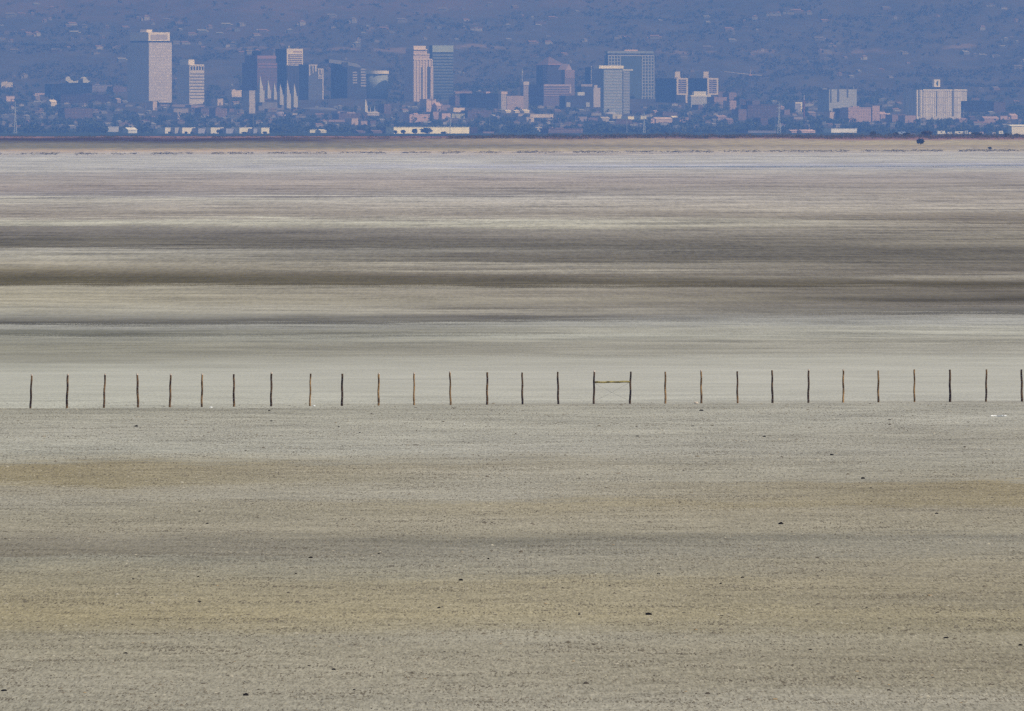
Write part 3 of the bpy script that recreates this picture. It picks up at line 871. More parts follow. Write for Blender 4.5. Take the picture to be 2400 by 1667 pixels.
cb.build('curved_crest', plain((.20, .20, .22), .1, .1, 'crest_metal'), t.e)
lt = plain((.32, .30, .33), .12, .3, 'light_panel')
for i in range(5): t.rp('light_panel', 826, 836.5, 168.5 + i * 6, 171.8 + i * 6, lt)
for i in range(7): t.rp('light_panel', 845, 856.6, 161 + i * 6.4, 164.8 + i * 6.4, lt)

# round tower
Y = 30350
e = empty('round_tower', (xs(884, Y), Y, terrain(xs(884, Y), Y) - 1.5))
tag(e, 'round blue grey tower with a bright white rim band around its top', 'tower')
zz = lambda py: zs(py, Y) - e.location.z
r = 25 * P * Y
MB().cyl(0, 0, 0, zz(173.4), r, 48).build('wall', facade((.27, .30, .33), (.17, .20, .24), 4, 3, .7, .5), e, True)
MB().cyl(0, 0, zz(173.5), zz(166), r * 1.10, 48).build('rim_band', plain((.80, .72, .62), .05, .1, 'white_rim'), e)
HOLES.append((856, 909, 165, 228, Y))

# cream residential tower with setbacks
Y = 30300
cr = facade((.50, .40, .38), (.24, .20, .22), 3.4, 3.4, .42, .5)
t = Bld('apartment_tower', 'tall cream tower narrowing in steps at the top, left of the striped glass tower', 'tower', Y, 947, 968.5, 1012, 138, cr, 50, 240)
t.top('upper_block', .02, .88, .02, .95, 126, 138, cr)
t.top('upper_block', .04, .76, .04, .9, 115, 126, cr)
pale = plain((.66, .54, .46), .06, .1, 'pale_stone')
t.top('crown', .05, .70, .06, .85, 107.6, 115, pale)
for a_, b_, c_ in ((968.7, 1011.7, 138.3), (969, 1006.6, 126.2), (969.5, 1000.5, 115.2)): t.rp('cornice', a_, b_, c_, c_ + 2, pale, .7)
for i in range(7): t.rp('pier', 969.3 + i * 6.9, 971.4 + i * 6.9, 140, 238, plain((.56, .46, .43), .06, .1, 'pier'), .8)
for x0, x1 in ((985, 990), (1001, 1004)): t.rp('window_column', x0, x1, 158, 236, plain((.13, .12, .15), .2, .2, 'window_band'), .5)
t.rp('window_column', 1003, 1005.5, 140, 156, plain((.13, .12, .15), .2, .2, 'window_band'), .6)
t2 = Bld('apartment_tower', 'narrow cream side tower joined to the right of the stepped cream tower', 'tower', Y - 40, 1006, 1009, 1015.5, 156.5, cr, 50, 240)
t2.rp('cornice', 1009.1, 1015.3, 156.5, 158.5, pale, .5)

# striped glass tower
Y = 30350
w = plain((.05, .068, .10), .15, .1, 'blue_glass', .4)
t = Bld('office_tower', 'blue glass tower with thin pale floor stripes and a pale green top band', 'tower', Y, 1009, 1013, 1062, 106.6, w, 47, 245)
t.rp('crown_band', 1013, 1061.8, 106.8, 122.4, plain((.31, .36, .36), .08, .1, 'pale_glass'), .5)
for i in range(17):
    k = 1 - i * .035  # downward fading of the lit stripes, put into their colour
    t.rp('floor_stripe', 1013.3, 1061.6, 128 + i * 7, 130.6 + i * 7, plain((.21 * k, .245 * k, .30 * k), .1, .2, 'floor_stripe'))

# pink-cream mid block with slim tower and mast
Y = 29900
pkc = facade((.38, .29, .29), (.22, .18, .20), 3.5, 3.6, .55, .5)
t = Bld('apartment_block', 'mauve cream mid rise block with a window grid, left of the slim antenna tower', 'building', Y, 1184, 1188, 1227, 225, pkc, 40, 258)
t = Bld('apartment_block', 'narrow cream slab with a bright cap at the left end of the mauve block', 'building', Y - 60, 1172, 1174.5, 1187, 217, facade((.42, .36, .35), (.20, .18, .2), 3.5, 3, .5, .5), 40, 260)
t.top('roof_cap', -.02, 1.15, -.05, 1.0, 215, 221, plain((.60, .45, .38), .05, .1, 'cap'))
t = Bld('slim_tower', 'slim grey tower with a pale cap and a mast at its left', 'tower', Y + 100, 1224.5, 1227, 1238.5, 196, facade((.28, .24, .26), (.17, .15, .17), 3.6, 3, .5, .5), 45, 244)
t.top('roof_cap', -.08, 1.1, -.1, 1.0, 191.5, 200, plain((.46, .41, .42), .05, .1, 'cap'))
MB().tube([(0, 3, t.H - 6), (0, 3, t.z(176)), (0, 3, t.z(163))], [.9, .8, .6], 6).build('mast', plain((.36, .36, .40), .1, .1, 'mast'), t.e)
MB().box((-.9, 2, t.z(171)), (.9, 4, t.z(167))).build('antenna_drum', plain((.40, .40, .43), .1, .1, 'mast'), t.e)

# tower with red pyramid roof
Y = 30500
dkw = facade((.055, .05, .07), (.03, .03, .05), 3.8, 3.4, .6, .5)
t = Bld('office_tower', 'dark tower with a low red pyramid roof and a small gabled wing', 'tower', Y, 1257, 1284, 1323, 153, dkw, 50, 250)
rt = plain((.15, .11, .12), .1, .1, 'red_roof')
MB().pyramid((-1, -1), (t.W + 1, t.D + 1), t.H, t.z(132), .35, .4).build('pyramid_roof', rt, t.e)
rd = facade((.17, .13, .14), (.10, .08, .09), 3.8, 2.6, .5, .5)
for i in range(9): t.lp('window_band', 1272.5, 1283, 156 + i * 4.8, 158.4 + i * 4.8, plain((.36, .27, .28), .1, .2, 'red_sill'))
t.rp('cornice', 1284, 1322.6, 150, 152.6, plain((.34, .20, .21), .1, .1, 'red_granite'), .5)
t = Bld('office_tower', 'red grey windowed wing with a small gabled peak right of the pyramid roof', 'building', Y - 60, 1321, 1323.5, 1347, 164, rd, 50, 184)
MB().poly([(t.u(1326), 0, t.H), (t.u(1341), 0, t.H), (t.u(1333.6), 0, t.z(150)), (t.u(1326), 14, t.H), (t.u(1341), 14, t.H), (t.u(1333.6), 14, t.z(150))], [(0, 1, 2), (5, 4, 3), (0, 2, 5, 3), (1, 4, 5, 2), (0, 3, 4, 1)]).build('gable', plain((.36, .27, .29), .1, .1, 'gable'), t.e)
for i in range(4): t.rp('window_band', 1324, 1346, 166 + i * 4.6, 168.2 + i * 4.6, plain((.38, .27, .29), .1, .2, 'red_sill'))
t = Bld('office_block', 'broad mauve block with pale floor bands below the pyramid roofed tower', 'building', 30050, 1240, 1274, 1338, 198, facade((.14, .11, .14), (.08, .07, .1), 4, 4, .5, .5), 50, 245)
t.rp('parapet', 1274, 1337.6, 198, 202.5, plain((.36, .28, .31), .08, .1, 'pale_band'))
for i in range(4): t.rp('floor_band', 1274, 1337.4, 206.5 + i * 5.6, 209 + i * 5.6, plain((.27, .21, .25), .08, .1, 'pale_band'))
t.rp('end_pier', 1334, 1338, 203, 220, plain((.38, .31, .34), .08, .1, 'pale_band'), .8)
t = Bld('office_block', 'long low dark block in front of the glass towers', 'building', 29850, 1311, 1325, 1389, 224, plain((.05, .05, .065), .2, .1, 'dark_wall'), 50, 252)
t.top('roof_plant', .5, .75, .2, .6, 216, 224, plain((.46, .46, .48), .1, .1, 'white_box'))
for px, w_ in ((1327, 9), (1373, 9)): t.rp('arched_light', px, px + w_, 240, 251, plain((.33, .34, .36), .1, .1, 'arch_light'))

# dark tower with a vertical light edge, left of the pale glass tower
Y = 30550
t = Bld('office_tower', 'dark blue tower with one thin light vertical edge, left of the pale glass tower', 'tower', Y, 1371, 1386, 1416, 158, plain((.045, .05, .06), .15, .1, 'dark_wall'), 50, 206)
t.lp('corner_fin', 1384.8, 1386, 156, 240, plain((.62, .60, .62), .1, .1, 'fin'))
t = Bld('office_block', 'narrow lilac grey blank tower block at the foot of the pale glass tower', 'building', 29950, 1388, 1391, 1414.5, 206, plain((.40, .36, .38), .07, .1, 'blank_wall'), 45, 252)
t.top('stair_head', .12, .42, .1, .8, 199.5, 206, plain((.40, .36, .38), .07, .1, 'blank_wall'))
t = Bld('office_block', 'dark block with a grey pink roof strip left of the lilac block', 'building', 30000, 1350, 1362, 1389, 203, plain((.05, .05, .06), .2, .1, 'dark_wall'), 50, 224)
t.top('roof_strip', .0, 1.0, .0, .6, 197.5, 203, plain((.30, .26, .28), .1, .1, 'roof_strip'))
# pale glass tower
Y = 29300
w = facade((.235, .265, .30), (.16, .19, .23), 4, 2.8, .55, .5)
t = Bld('office_tower', 'pale blue glass tower with a bright white top band, in front of the grid tower', 'tower', Y, 1408, 1415, 1459, 161, w, 47, 270)
t.rp('top_band', 1402.5, 1460.5, 154, 161, plain((.74, .68, .58), .05, .1, 'white_band'), 1.2, sink=8)
for i in range(15): t.rp('floor_stripe', 1416, 1458, 167 + i * 7, 169 + i * 7, plain((.33, .33, .36), .1, .2, 'floor_stripe'), .3)
t = Bld('office_tower', 'lower right half of the pale glass tower, set back behind a seam', 'tower', Y + 30, 1458, 1460.5, 1476, 166.5, facade((.20, .22, .26), (.13, .15, .18), 4, 2.8, .55, .5), 47, 270)
t.rp('roof_fin', 1459, 1483, 162.5, 166, plain((.48, .46, .42), .05, .1, 'fin'), .5, sink=6)
for i in range(15): t.rp('floor_stripe', 1461, 1475.5, 170 + i * 6.6, 172.2 + i * 6.6, plain((.30, .30, .33), .1, .2, 'floor_stripe'), .3)
# grid tower
Y = 30500
w = plain((.065, .09, .11), .12, .05, 'blue_glass', .4)
t = Bld('office_tower', 'tallest blue tower right of centre, pale square grid on its right side', 'tower', Y, 1420, 1424, 1533.7, 129, w, 47, 248)
gr = plain((.28, .29, .32), .08, .1, 'grid_frame')
t.top('roof_recess', .03, .97, .1, .9, 125.5, 129, dk)
t.top('roof_slab', .0, .99, .0, 1.0, 120, 125.5, plain((.21, .24, .28), .1, .1, 'roof_slab'))
t.top('roof_plant', .38, .66, .2, .6, 116.5, 120, plain((.52, .36, .28), .1, .1, 'tan_plant'))
t.rp('grid_beam', 1424, 1533.5, 129, 132, gr, .7)
for i in range(15): t.rp('grid_beam', 1504, 1533.4, 136 + i * 7.4, 137.8 + i * 7.4, gr, .6)
for x in (1503.6, 1510.5, 1517.5, 1524.5, 1531.3): t.rp('grid_post', x, x + 2.1, 132, 244, gr, .9)
for x in (1424.2, 1431, 1438, 1445, 1452): t.rp('grid_post', x, x + 2, 132, 156, gr, .9)
for y in (137, 144.4, 151.8): t.rp('grid_beam', 1424, 1454, y, y + 1.8, gr, .6)

# twin dark towers with framed right sides
for Y, xl, xc, xr, ex0, ex1, fx0, fx1, ptop, lab in ((30350, 1537, 1584.5, 1612, 1562.7, 1581, 1585, 1612, 168, 'left one of the twin dark towers with light framed window panels'),
                                                    (30450, 1612, 1657, 1683, 1629.7, 1647.8, 1657, 1683, 168, 'right one of the twin dark towers, above the white cross roofed block')):
    t = Bld('apartment_tower', lab, 'tower', Y, xl, xc, xr, 184, plain((.04, .04, .055), .15, .1, 'dark_wall'), 50, 244)
    ml = plain((.50, .43, .38), .05, .1, 'pale_frame')
    # pale plant room standing over the shaded side
    v0, v1 = t.v(ex1), t.v(ex0)
    MB().box((1.0, v0, t.H - .01), (12.0, v1, t.z(ptop))).build('penthouse', ml, t.e)
    MB().box((.5, v0, t.H - .02), (13.0, min(t.D, v1 + 8), t.z(180.5))).build('penthouse_base', ml, t.e)
    t.rp('frame', fx0, fx1 - .2, 183, 187, ml, .7); t.rp('frame', fx0, fx0 + 4, 187, 219, ml, .7); t.rp('frame', fx1 - 4.2, fx1 - .2, 187, 219, ml, .7); t.rp('frame', fx0, fx1 - .2, 219, 223, ml, .7)
    for i in range(6): t.rp('balcony_band', fx0 + 4, fx1 - 4.2, 189.5 + i * 5, 191.8 + i * 5, plain((.34, .28, .32), .1, .1, 'balcony'), .5)
    t.rp('balcony_core', fx0 + 9, fx0 + 12, 187, 219, plain((.20, .17, .22), .1, .1, 'balcony'), .62)
    if xl == 1537: t.rp('light_column', 1606, 1610.5, 223, 244, ml, .7)

# white block in front of the right twin
Y = 29950
t = Bld('office_block', 'white block with stepped roof and ribbed grey front below the twin towers', 'building', Y, 1617, 1619.5, 1657, 227, facade((.33, .33, .34), (.25, .25, .28), 3.5, 2.4, .5, .5), 40, 240)
t.top('roof_slab', -.03, 1.25, -.05, 1, 223, 227, plain((.60, .57, .52), .05, .1, 'white_roof'))
t.top('penthouse', .2, .98, .1, .8, 214.5, 223, plain((.60, .57, .52), .05, .1, 'white_roof'))

# pale slab with dark slots, right side
Y = 30200
t = Bld('office_block', 'pale blue grey slab block with dark vertical slots near its top', 'building', Y, 1917, 1943, 2009, 209.6, facade((.30, .31, .34), (.24, .25, .29), 3.5, 2.2, .4, .6), 48, 262)
for x0, x1, yb in ((1945.6, 1948.6, 240), (1962.5, 1967, 238), (1985, 1988.5, 228)): t.rp('window_column', x0, x1, 210, yb, plain((.09, .10, .13), .1, .1, 'window_band'), .5)
t.top('roof_rail', -.15, .0, .2, .9, 207.6, 209.6, plain((.30, .31, .34), .1, .1, 'rail'))
MB().tube([(t.W * .97, 4, t.H), (t.W * .97, 4, t.z(203))], .8, 5).build('mast', gr, t.e)

# big white block with sign box, far right
Y = 30000
wv = facade((.46, .43, .43), (.33, .31, .33), 60, 2.7, .45, 1.0)
t = Bld('hotel_block', 'broad off white ribbed block with a square sign box on its roof', 'building', Y, 2145, 2147.5, 2254, 211, wv, 40, 279, body=False)
MB().box((0, 0, 0), (t.W, t.D + 20, t.H)).build('wall', wv, t.e)
MB().box((t.W + .003, 0, t.z(237)), (t.u(2268.5), 24, t.z(210.5))).build('side_wing', wv, t.e)
wp = plain((.62, .57, .54), .06, .1, 'white_pier')
t.rp('parapet', 2163, 2233, 209.6, 213, wp, .6); t.rp('parapet', 2236, 2268, 209.6, 213, wp, .6)
for x0, x1 in ((2147.6, 2150.5), (2155, 2161)): t.rp('pier', x0, x1, 211, 278, wp, .7)
for x0, x1 in ((2150.5, 2155), (2161.5, 2163), (2232.6, 2236.4), (2195, 2196.5)): t.rp('window_column', x0, x1, 211, 272, plain((.13, .14, .18), .1, .1, 'window_band'), .5)
for i in range(13):
    x = 2165.5 + i * 5.2
    if abs(x - 2234.5) > 4 and abs(x - 2196) > 2.6: t.rp('pier', x, x + 1.3, 213, 277, wp, .35)
for i in range(3): t.rp('floor_line', 2164, 2252, 228 + i * 17, 229.4 + i * 17, plain((.38, .36, .38), .1, .1, 'floor_line'), .2)
sb = MB().box((t.u(2196), 5, t.z(204)), (t.u(2210.3), 9, t.z(186.5))).build('sign_box', wp, t.e)
MB().poly([(t.u(2205.2), 4.9, t.z(190)), (t.u(2203.2), 4.9, t.z(190)), (t.u(2200.4), 4.9, t.z(195.6)), (t.u(2202.4), 4.9, t.z(197.6)), (t.u(2203), 4.9, t.z(201)), (t.u(2205.2), 4.9, t.z(201)),
           (t.u(2205.2), 4.6, t.z(190)), (t.u(2203.2), 4.6, t.z(190)), (t.u(2200.4), 4.6, t.z(195.6)), (t.u(2202.4), 4.6, t.z(197.6)), (t.u(2203), 4.6, t.z(201)), (t.u(2205.2), 4.6, t.z(201))],
          [(5, 4, 3, 2, 1, 0), (6, 7, 8, 9, 10, 11), (0, 1, 7, 6), (1, 2, 8, 7), (2, 3, 9, 8), (3, 4, 10, 9), (4, 5, 11, 10), (5, 0, 6, 11)]).build('sign_mark', plain((.05, .09, .10), .05, .1, 'sign_mark'), sb)
for x in (2198.5, 2207): MB().box((t.u(x), 6, t.H - .01), (t.u(x) + 1.2, 8, t.z(203.9))).build('sign_leg', dk, t.e)

# temple with six white spires
Y = 30000
st_ = plain((.43, .41, .41), .1, .15, 'pale_granite')
t = Bld('temple', 'pale temple with pointed white spires in front of the dark reddish tower', 'temple', Y, 603, 606, 695, 240, plain((.19, .18, .19), .15, .1, 'granite'), 40, 256)
SP = [(602, 617.5, 178, 206, 206), (604, 616, 206, 208, 240), (622, 633, 190, 206, 231), (637, 647, 197, 210, 234), (650, 662, 200, 216, 246), (666, 679, 190, 214, 254), (682, 695, 198, 220, 252)]
for i, (x0, x1, ya, ys_, yb_) in enumerate(SP):
    if i == 1: continue
    if i == 0: yb_ = 240
    cx = (x0 + x1) / 2; w_ = (x1 - x0) * t.m / 1.05
    u_ = t.u(cx); b4 = MB().box((u_ - w_ / 2, -1.5 - w_ * .3, t.z(yb_)), (u_ + w_ / 2, -1.5 + w_ * .7, t.z(ys_ + 6)))
    sp = b4.build('tower', st_, t.e)
    q = w_ * .34
    MB().box((u_ - q, -1.5 - w_ * .3 + w_ * .16, t.z(ys_ + 6) - .01), (u_ + q, -1.5 + w_ * .54, t.z(ys_))).pyramid((u_ - q, -1.5 - w_ * .14), (u_ + q, -1.5 + w_ * .54), t.z(ys_) + .01, t.z(ya) + (2 if i else 0)).build('spire', st_, sp)

# assembly hall dome, low, right of the temple
Y = 29500
e = empty('domed_hall', (xs(748, Y), Y, terrain(xs(748, Y), Y) - 1.5))
tag(e, 'low wide grey domed hall below the slate tower with framed head', 'building')
dm = MB(); k1, k2 = 24, 7; rx, rz = 41 * P * Y, zs(252, Y) - e.location.z
ring = []
for j2 in range(k2 + 1):
    th = j2 / k2 * math.pi / 2
    ring.append([(rx * math.cos(th) * math.cos(2 * math.pi * i / k1), 12 * math.cos(th) * math.sin(2 * math.pi * i / k1), rz * (.55 + .45 * math.sin(th))) for i in range(k1)])
vsd = [(x, y, 0) for x, y, z in ring[0]] + [p_ for r_ in ring for p_ in r_]
fsd = [(j2 * k1 + i, j2 * k1 + (i + 1) % k1, (j2 + 1) * k1 + (i + 1) % k1, (j2 + 1) * k1 + i) for j2 in range(k2 + 1) for i in range(k1)]
dm.poly(vsd, fsd).build('dome', plain((.15, .15, .17), .1, .1, 'dome_metal'), e, True)
for x, r_ in ((-3, 2.2), (22, 2.4)): MB().box((x - r_, -3, rz * .9), (x + r_, 3, rz + 2)).build('roof_vent', plain((.28, .28, .30), .1, .1, 'vent'), e)
HOLES.append((708, 788, 252, 268, Y))

# ------------------------------------------------------------------ the many lower buildings
# x0, x1, top, base row, colour seen on the lit side, look, label, category, name
LOW = [
 (0, 29, 193, 206, (176, 172, 182), 'w', 'pale low building at the far left edge, upper of two', 'building'),
 (12, 34, 226, 237, (186, 172, 170), 'p', 'pale pinkish house above the far left pylon', 'house'),
 (116, 213, 197, 225, (74, 92, 142), 'w', 'wide dark block under the bright white arched roofs at left', 'building'),
 (139, 255, 222, 240, (96, 104, 152), 'w', 'low mauve brick block below the white roofed building at left', 'building'),
 (148, 216, 254, 278, (112, 116, 156), 'w', 'long low mauve building among trees at the lower left', 'building'),
 (213, 262, 199, 215, (126, 140, 176), 'w', 'pale grey flat block right of the bright white roofs', 'building'),
 (262, 297, 203, 218, (116, 130, 168), 'w', 'lower grey end block left of the tallest slab tower', 'building'),
 (79, 111, 219, 222, (186, 150, 150), 'p', 'thin pink roof line above a grey house at left', 'house'),
 (82, 94, 222, 234, (140, 146, 170), 'h', 'small grey gabled house under the thin pink roof', 'house'),
 (118, 133, 234, 248, (196, 186, 182), 'h', 'bright gabled house left of the mauve brick block', 'house'),
 (274, 284, 230, 240, (150, 152, 178), 'h', 'tiny pale house under the tallest slab tower, left side', 'house'),
 (357, 368, 238, 258, (182, 172, 178), 'p', 'narrow bright stair block at the foot of the tallest slab tower', 'building'),
 (370, 444, 245, 250, (140, 146, 176), 'p', 'long thin pale roof between the two pale towers at left', 'building'),
 (445, 478, 247, 251, (150, 152, 180), 'p', 'thin pale roof at the foot of the cream crown window tower', 'building'),
 (404, 441, 255, 264, (150, 154, 178), 'p', 'pale flat roofed house below the long thin roof', 'building'),
 (415, 424, 264, 279, (160, 160, 180), 'p', 'small pale shed tower under the flat roofed house', 'building'),
 (468, 500, 254, 270, (118, 116, 160), 'w', 'dull mauve block below and right of the cream crown window tower', 'building'),
 (502, 532, 254, 274, (126, 120, 160), 'w', 'mauve warehouse left of the lit ribbed block', 'building'),
 (536, 549, 255, 262, (128, 122, 160), 'w', 'small mauve annexe left of the lit ribbed block', 'building'),
 (494, 508, 238, 246, (160, 160, 182), 'p', 'grey half of a pair of small bright blocks', 'building'),
 (508, 523, 232, 246, (180, 172, 180), 'p', 'brighter taller half of a pair of small blocks', 'building'),
 (540, 566, 212, 228, (196, 184, 176), 'n', 'small white block with dark window rows left of the temple', 'building'),
 (582, 598, 212.5, 265, (172, 170, 184), 'n', 'tall narrow lit block directly left of the temple spires', 'building'),
 (644, 671, 262, 272, (150, 154, 182), 'd', 'oval pale roof in front of the temple', 'building'),
 (684, 697, 266, 276, (172, 170, 184), 'p', 'small lit block in front of the last temple spire', 'building'),
 (791, 861, 266, 281, (112, 104, 152), 'w', 'long reddish mauve building below the dark crested tower', 'building'),
 (789, 806, 262, 268, (156, 154, 180), 'p', 'pale roof house on the left of the long reddish building', 'house'),
 (811, 833, 263, 270, (160, 156, 180), 'p', 'pale roof house in the middle of the long reddish building', 'house'),
 (758, 822, 281, 285, (150, 144, 172), 'p', 'long pinkish flat roof left of the small cream block', 'building'),
 (822, 839.5, 278, 293, (178, 168, 178), 'p', 'small cream block at the end of the long pinkish roof', 'building'),
 (844, 861, 284, 292, (164, 158, 178), 'p', 'low cream shed right of the small cream block', 'building'),
 (866, 881, 283, 291, (120, 126, 168), 'p', 'faint grey shed left of the cream stone building', 'building'),
 (859, 889, 262, 270, (168, 168, 184), 'g', 'pale roofed hall with two thin finials, right of the white spire', 'building'),
 (898, 917, 244, 266, (118, 118, 162), 'w', 'small reddish tower block left of the cream stepped tower', 'building'),
 (889, 897.5, 216, 227, (142, 158, 198), 'p', 'small bright box in front of the round tower', 'building'),
 (957, 1007, 268, 286, (176, 156, 164), 'n', 'broad sandstone block at the foot of the cream stepped tower', 'building'),
 (967, 976, 222, 235, (214, 200, 190), 'd', 'bright little dome at the foot of the cream stepped tower', 'dome'),
 (957, 962, 227, 233, (176, 180, 196), 'd', 'tiny pale dome left of the bright little dome', 'dome'),
 (996.5, 1022, 233, 262, (186, 172, 172), 'p', 'cream stone hall in front of the striped glass tower', 'building'),
 (1022, 1034, 240, 262, (170, 160, 170), 'g', 'cream gabled wing right of the cream stone hall', 'building'),
 (1032, 1055, 246, 258, (142, 138, 168), 'w', 'mauve block right of the gabled cream wing', 'building'),
 (1013, 1028, 262, 279, (158, 148, 168), 'w', 'mauve sandstone annexe under the cream stone hall', 'building'),
 (1033, 1056, 266, 278, (184, 166, 168), 'p', 'peach block left of the long greenish white building', 'building'),
 (1056, 1089, 267, 277, (160, 166, 180), 'p', 'long greenish white flat building', 'building'),
 (1060, 1089, 253, 262, (198, 184, 176), 'p', 'bright cream flat building over the greenish white one', 'building'),
 (1060, 1106, 214, 219.5, (146, 138, 170), 'p', 'long pinkish roof slab right of the striped glass tower', 'building'),
 (1064, 1088, 227, 248, (124, 120, 160), 'n', 'mauve block with pink window rows below the pinkish slab', 'building'),
 (1089, 1172, 219, 254, (82, 98, 148), 'w', 'wide dark slate block in the gap right of the striped glass tower', 'building'),
 (1138, 1149, 215, 222, (186, 166, 172), 'p', 'small pink white box on the wide dark slate block', 'building'),
 (1093, 1152, 259, 276, (112, 116, 160), 'w', 'long low mauve hall left of the mauve cream block', 'building'),
 (1184, 1199, 258, 264, (204, 194, 188), 'g', 'first of three bright roofs under the mauve cream block', 'building'),
 (1206, 1218, 258, 264, (198, 188, 186), 'g', 'middle of three bright roofs under the mauve cream block', 'building'),
 (1227, 1241, 257, 265, (204, 194, 186), 'g', 'last of three bright roofs under the slim antenna tower', 'building'),
 (1156, 1163, 269, 275, (168, 172, 188), 'h', 'small pale house alone right of the low mauve hall', 'house'),
 (1164, 1174, 272, 277, (146, 152, 180), 'h', 'smaller fainter house beside the small pale house', 'house'),
 (1212, 1252, 267, 273, (166, 164, 180), 'p', 'pale roof strip left of the long bright strip', 'building'),
 (1240, 1297, 268, 275, (186, 178, 180), 'p', 'long bright roof strip below the broad mauve block', 'building'),
 (1231, 1252, 275, 285, (178, 172, 178), 'p', 'cream shed hanging below the long bright roof strip', 'building'),
 (1258, 1271, 298, 303.5, (174, 172, 184), 'g', 'small bright roof just left above the red shed', 'building'),
 (1282, 1366, 301.5, 314, (120, 98, 138), 'w', 'long dull red shed behind the shoreline', 'shed'),
 (1294, 1302, 298, 304, (168, 150, 176), 'h', 'little pink white house on the left end of the red shed', 'house'),
 (1345, 1376, 274, 284, (150, 152, 178), 'p', 'pale grey low hall right of the long bright roof strip', 'building'),
 (1376, 1406, 276, 283, (128, 130, 166), 'p', 'mauve low shed joined to the pale grey hall', 'building'),
 (1409, 1430, 274, 285, (160, 162, 180), 'g', 'pale gabled hall below the pale glass tower', 'building'),
 (1414, 1446, 262, 276, (156, 162, 184), 'd', 'low rounded pale roof at the foot of the pale glass tower', 'building'),
 (1433, 1458, 268, 278, (178, 176, 182), 'p', 'bright shed under the pale glass tower seam', 'building'),
 (1440, 1482, 280, 290, (112, 106, 156), 'w', 'reddish shed below the pale glass tower', 'building'),
 (1469, 1496, 273, 280, (214, 204, 190), 'p', 'bright cream flat shed below the grid tower, left one', 'building'),
 (1500, 1515, 272, 280, (202, 196, 190), 'p', 'bright cream flat shed below the grid tower, right one', 'building'),
 (1478, 1514, 260, 266, (104, 104, 156), 'p', 'thin reddish roof above the two bright cream sheds', 'building'),
 (1533, 1543, 259, 264, (170, 144, 162), 'h', 'tiny pink house at the foot of the grid tower', 'house'),
 (1524, 1534, 279, 288, (178, 154, 162), 'p', 'salmon end block of the long cream row', 'building'),
 (1534, 1576, 275, 287, (172, 164, 174), 'g', 'long cream row building below the left twin tower', 'building'),
 (1576, 1590, 272, 284, (192, 186, 184), 'g', 'brightest gabled bay of the long cream row', 'building'),
 (1590, 1614, 276, 286, (158, 142, 166), 'p', 'pinkish tail block of the long cream row', 'building'),
 (1550, 1588, 263, 271, (116, 106, 156), 'w', 'dull red roof above the long cream row', 'building'),
 (1635, 1647, 246, 258, (120, 130, 170), 'p', 'faint grey tower stump under the white stepped block', 'building'),
 (1671, 1704, 228, 245, (148, 134, 162), 'n', 'pinkish stepped hotel right of the right twin tower', 'building'),
 (1682, 1698, 215, 230, (122, 118, 162), 'w', 'dim upper block of the pinkish stepped hotel', 'building'),
 (1706, 1726, 217, 236, (138, 130, 164), 'n', 'mauve tower block with window rows right of the stepped hotel', 'building'),
 (1708, 1726, 236, 257, (158, 146, 166), 'n', 'salmon grey block with one dark opening', 'building'),
 (1728, 1750, 256, 281, (128, 132, 168), 'n', 'grey lilac block in front of the long slate mauve row', 'building'),
 (1761, 1781, 236, 248, (118, 116, 160), 'n', 'dim pinkish block over the long slate mauve row', 'building'),
 (1730, 1760, 233, 247, (104, 116, 160), 'w', 'dim slate block left of the dim pinkish block', 'building'),
 (1749, 1830, 246, 276, (106, 114, 160), 'w', 'long slate mauve row left of the middle pylon', 'building'),
 (1780, 1800, 276, 292, (110, 112, 158), 'w', 'small mauve block below the long slate mauve row', 'building'),
 (1680, 1703, 270, 281, (150, 148, 174), 'g', 'pale gabled house left of the sloping pinkish roof', 'house'),
 (1703, 1719, 277, 289, (134, 132, 166), 'g', 'sloping pinkish roofed house among trees', 'house'),
 (1823, 1839, 248, 256, (150, 148, 176), 'h', 'pale small house just right of the middle pylon', 'house'),
 (1836, 1852, 257, 268, (132, 124, 164), 'w', 'pinkish block right of the middle pylon', 'building'),
 (1861, 1880, 240, 262, (146, 156, 184), 'f', 'small block with a bright white frame beside the red chimney', 'building'),
 (1858, 1882, 274.5, 278.5, (148, 152, 178), 'p', 'thin pale roof under the red chimney', 'building'),
 (1895, 1912, 261, 272, (136, 142, 174), 'h', 'faint pale house right of the red chimney', 'house'),
 (1942, 1965, 263, 278, (182, 172, 168), 'p', 'yellowish cream block under the slotted slab block', 'building'),
 (1965, 1985, 254, 278, (92, 98, 150), 'w', 'dim mauve block left of the salmon palace', 'building'),
 (1985, 2042, 252, 285, (162, 134, 156), 'n', 'wide salmon stone building with towers', 'building'),
 (2042, 2062, 248, 284, (166, 138, 156), 'n', 'taller salmon right end of the wide stone building', 'building'),
 (2062, 2078, 262, 279, (164, 146, 160), 'g', 'salmon wing stepping down from the stone building', 'building'),
 (2078, 2090, 266, 276, (178, 170, 176), 'g', 'bright gabled house left of the big ribbed white block', 'house'),
 (2088, 2122, 269, 285, (140, 136, 168), 'p', 'mauve row houses left of the big ribbed white block', 'building'),
 (2118, 2147, 271, 287, (156, 140, 166), 'p', 'pinkish low row against the big ribbed white block', 'building'),
 (2254, 2322, 237, 262, (78, 92, 146), 'w', 'dark slate block behind the right wing of the ribbed block', 'building'),
 (2274, 2296, 229.5, 236, (118, 100, 152), 'p', 'thin dull red roof right of the ribbed white block', 'building'),
 (2326, 2357, 239, 262, (110, 100, 152), 'n', 'purple brick block near the right edge', 'building'),
 (2246, 2268, 277, 286, (146, 130, 162), 'h', 'pinkish house at the foot of the ribbed white block', 'house'),
 (2272, 2286, 272, 280, (112, 118, 162), 'h', 'faint house right of the pinkish house', 'house'),
 (2290, 2299, 281, 287, (132, 124, 162), 'h', 'tiny pinkish house among the right hand trees', 'house'),
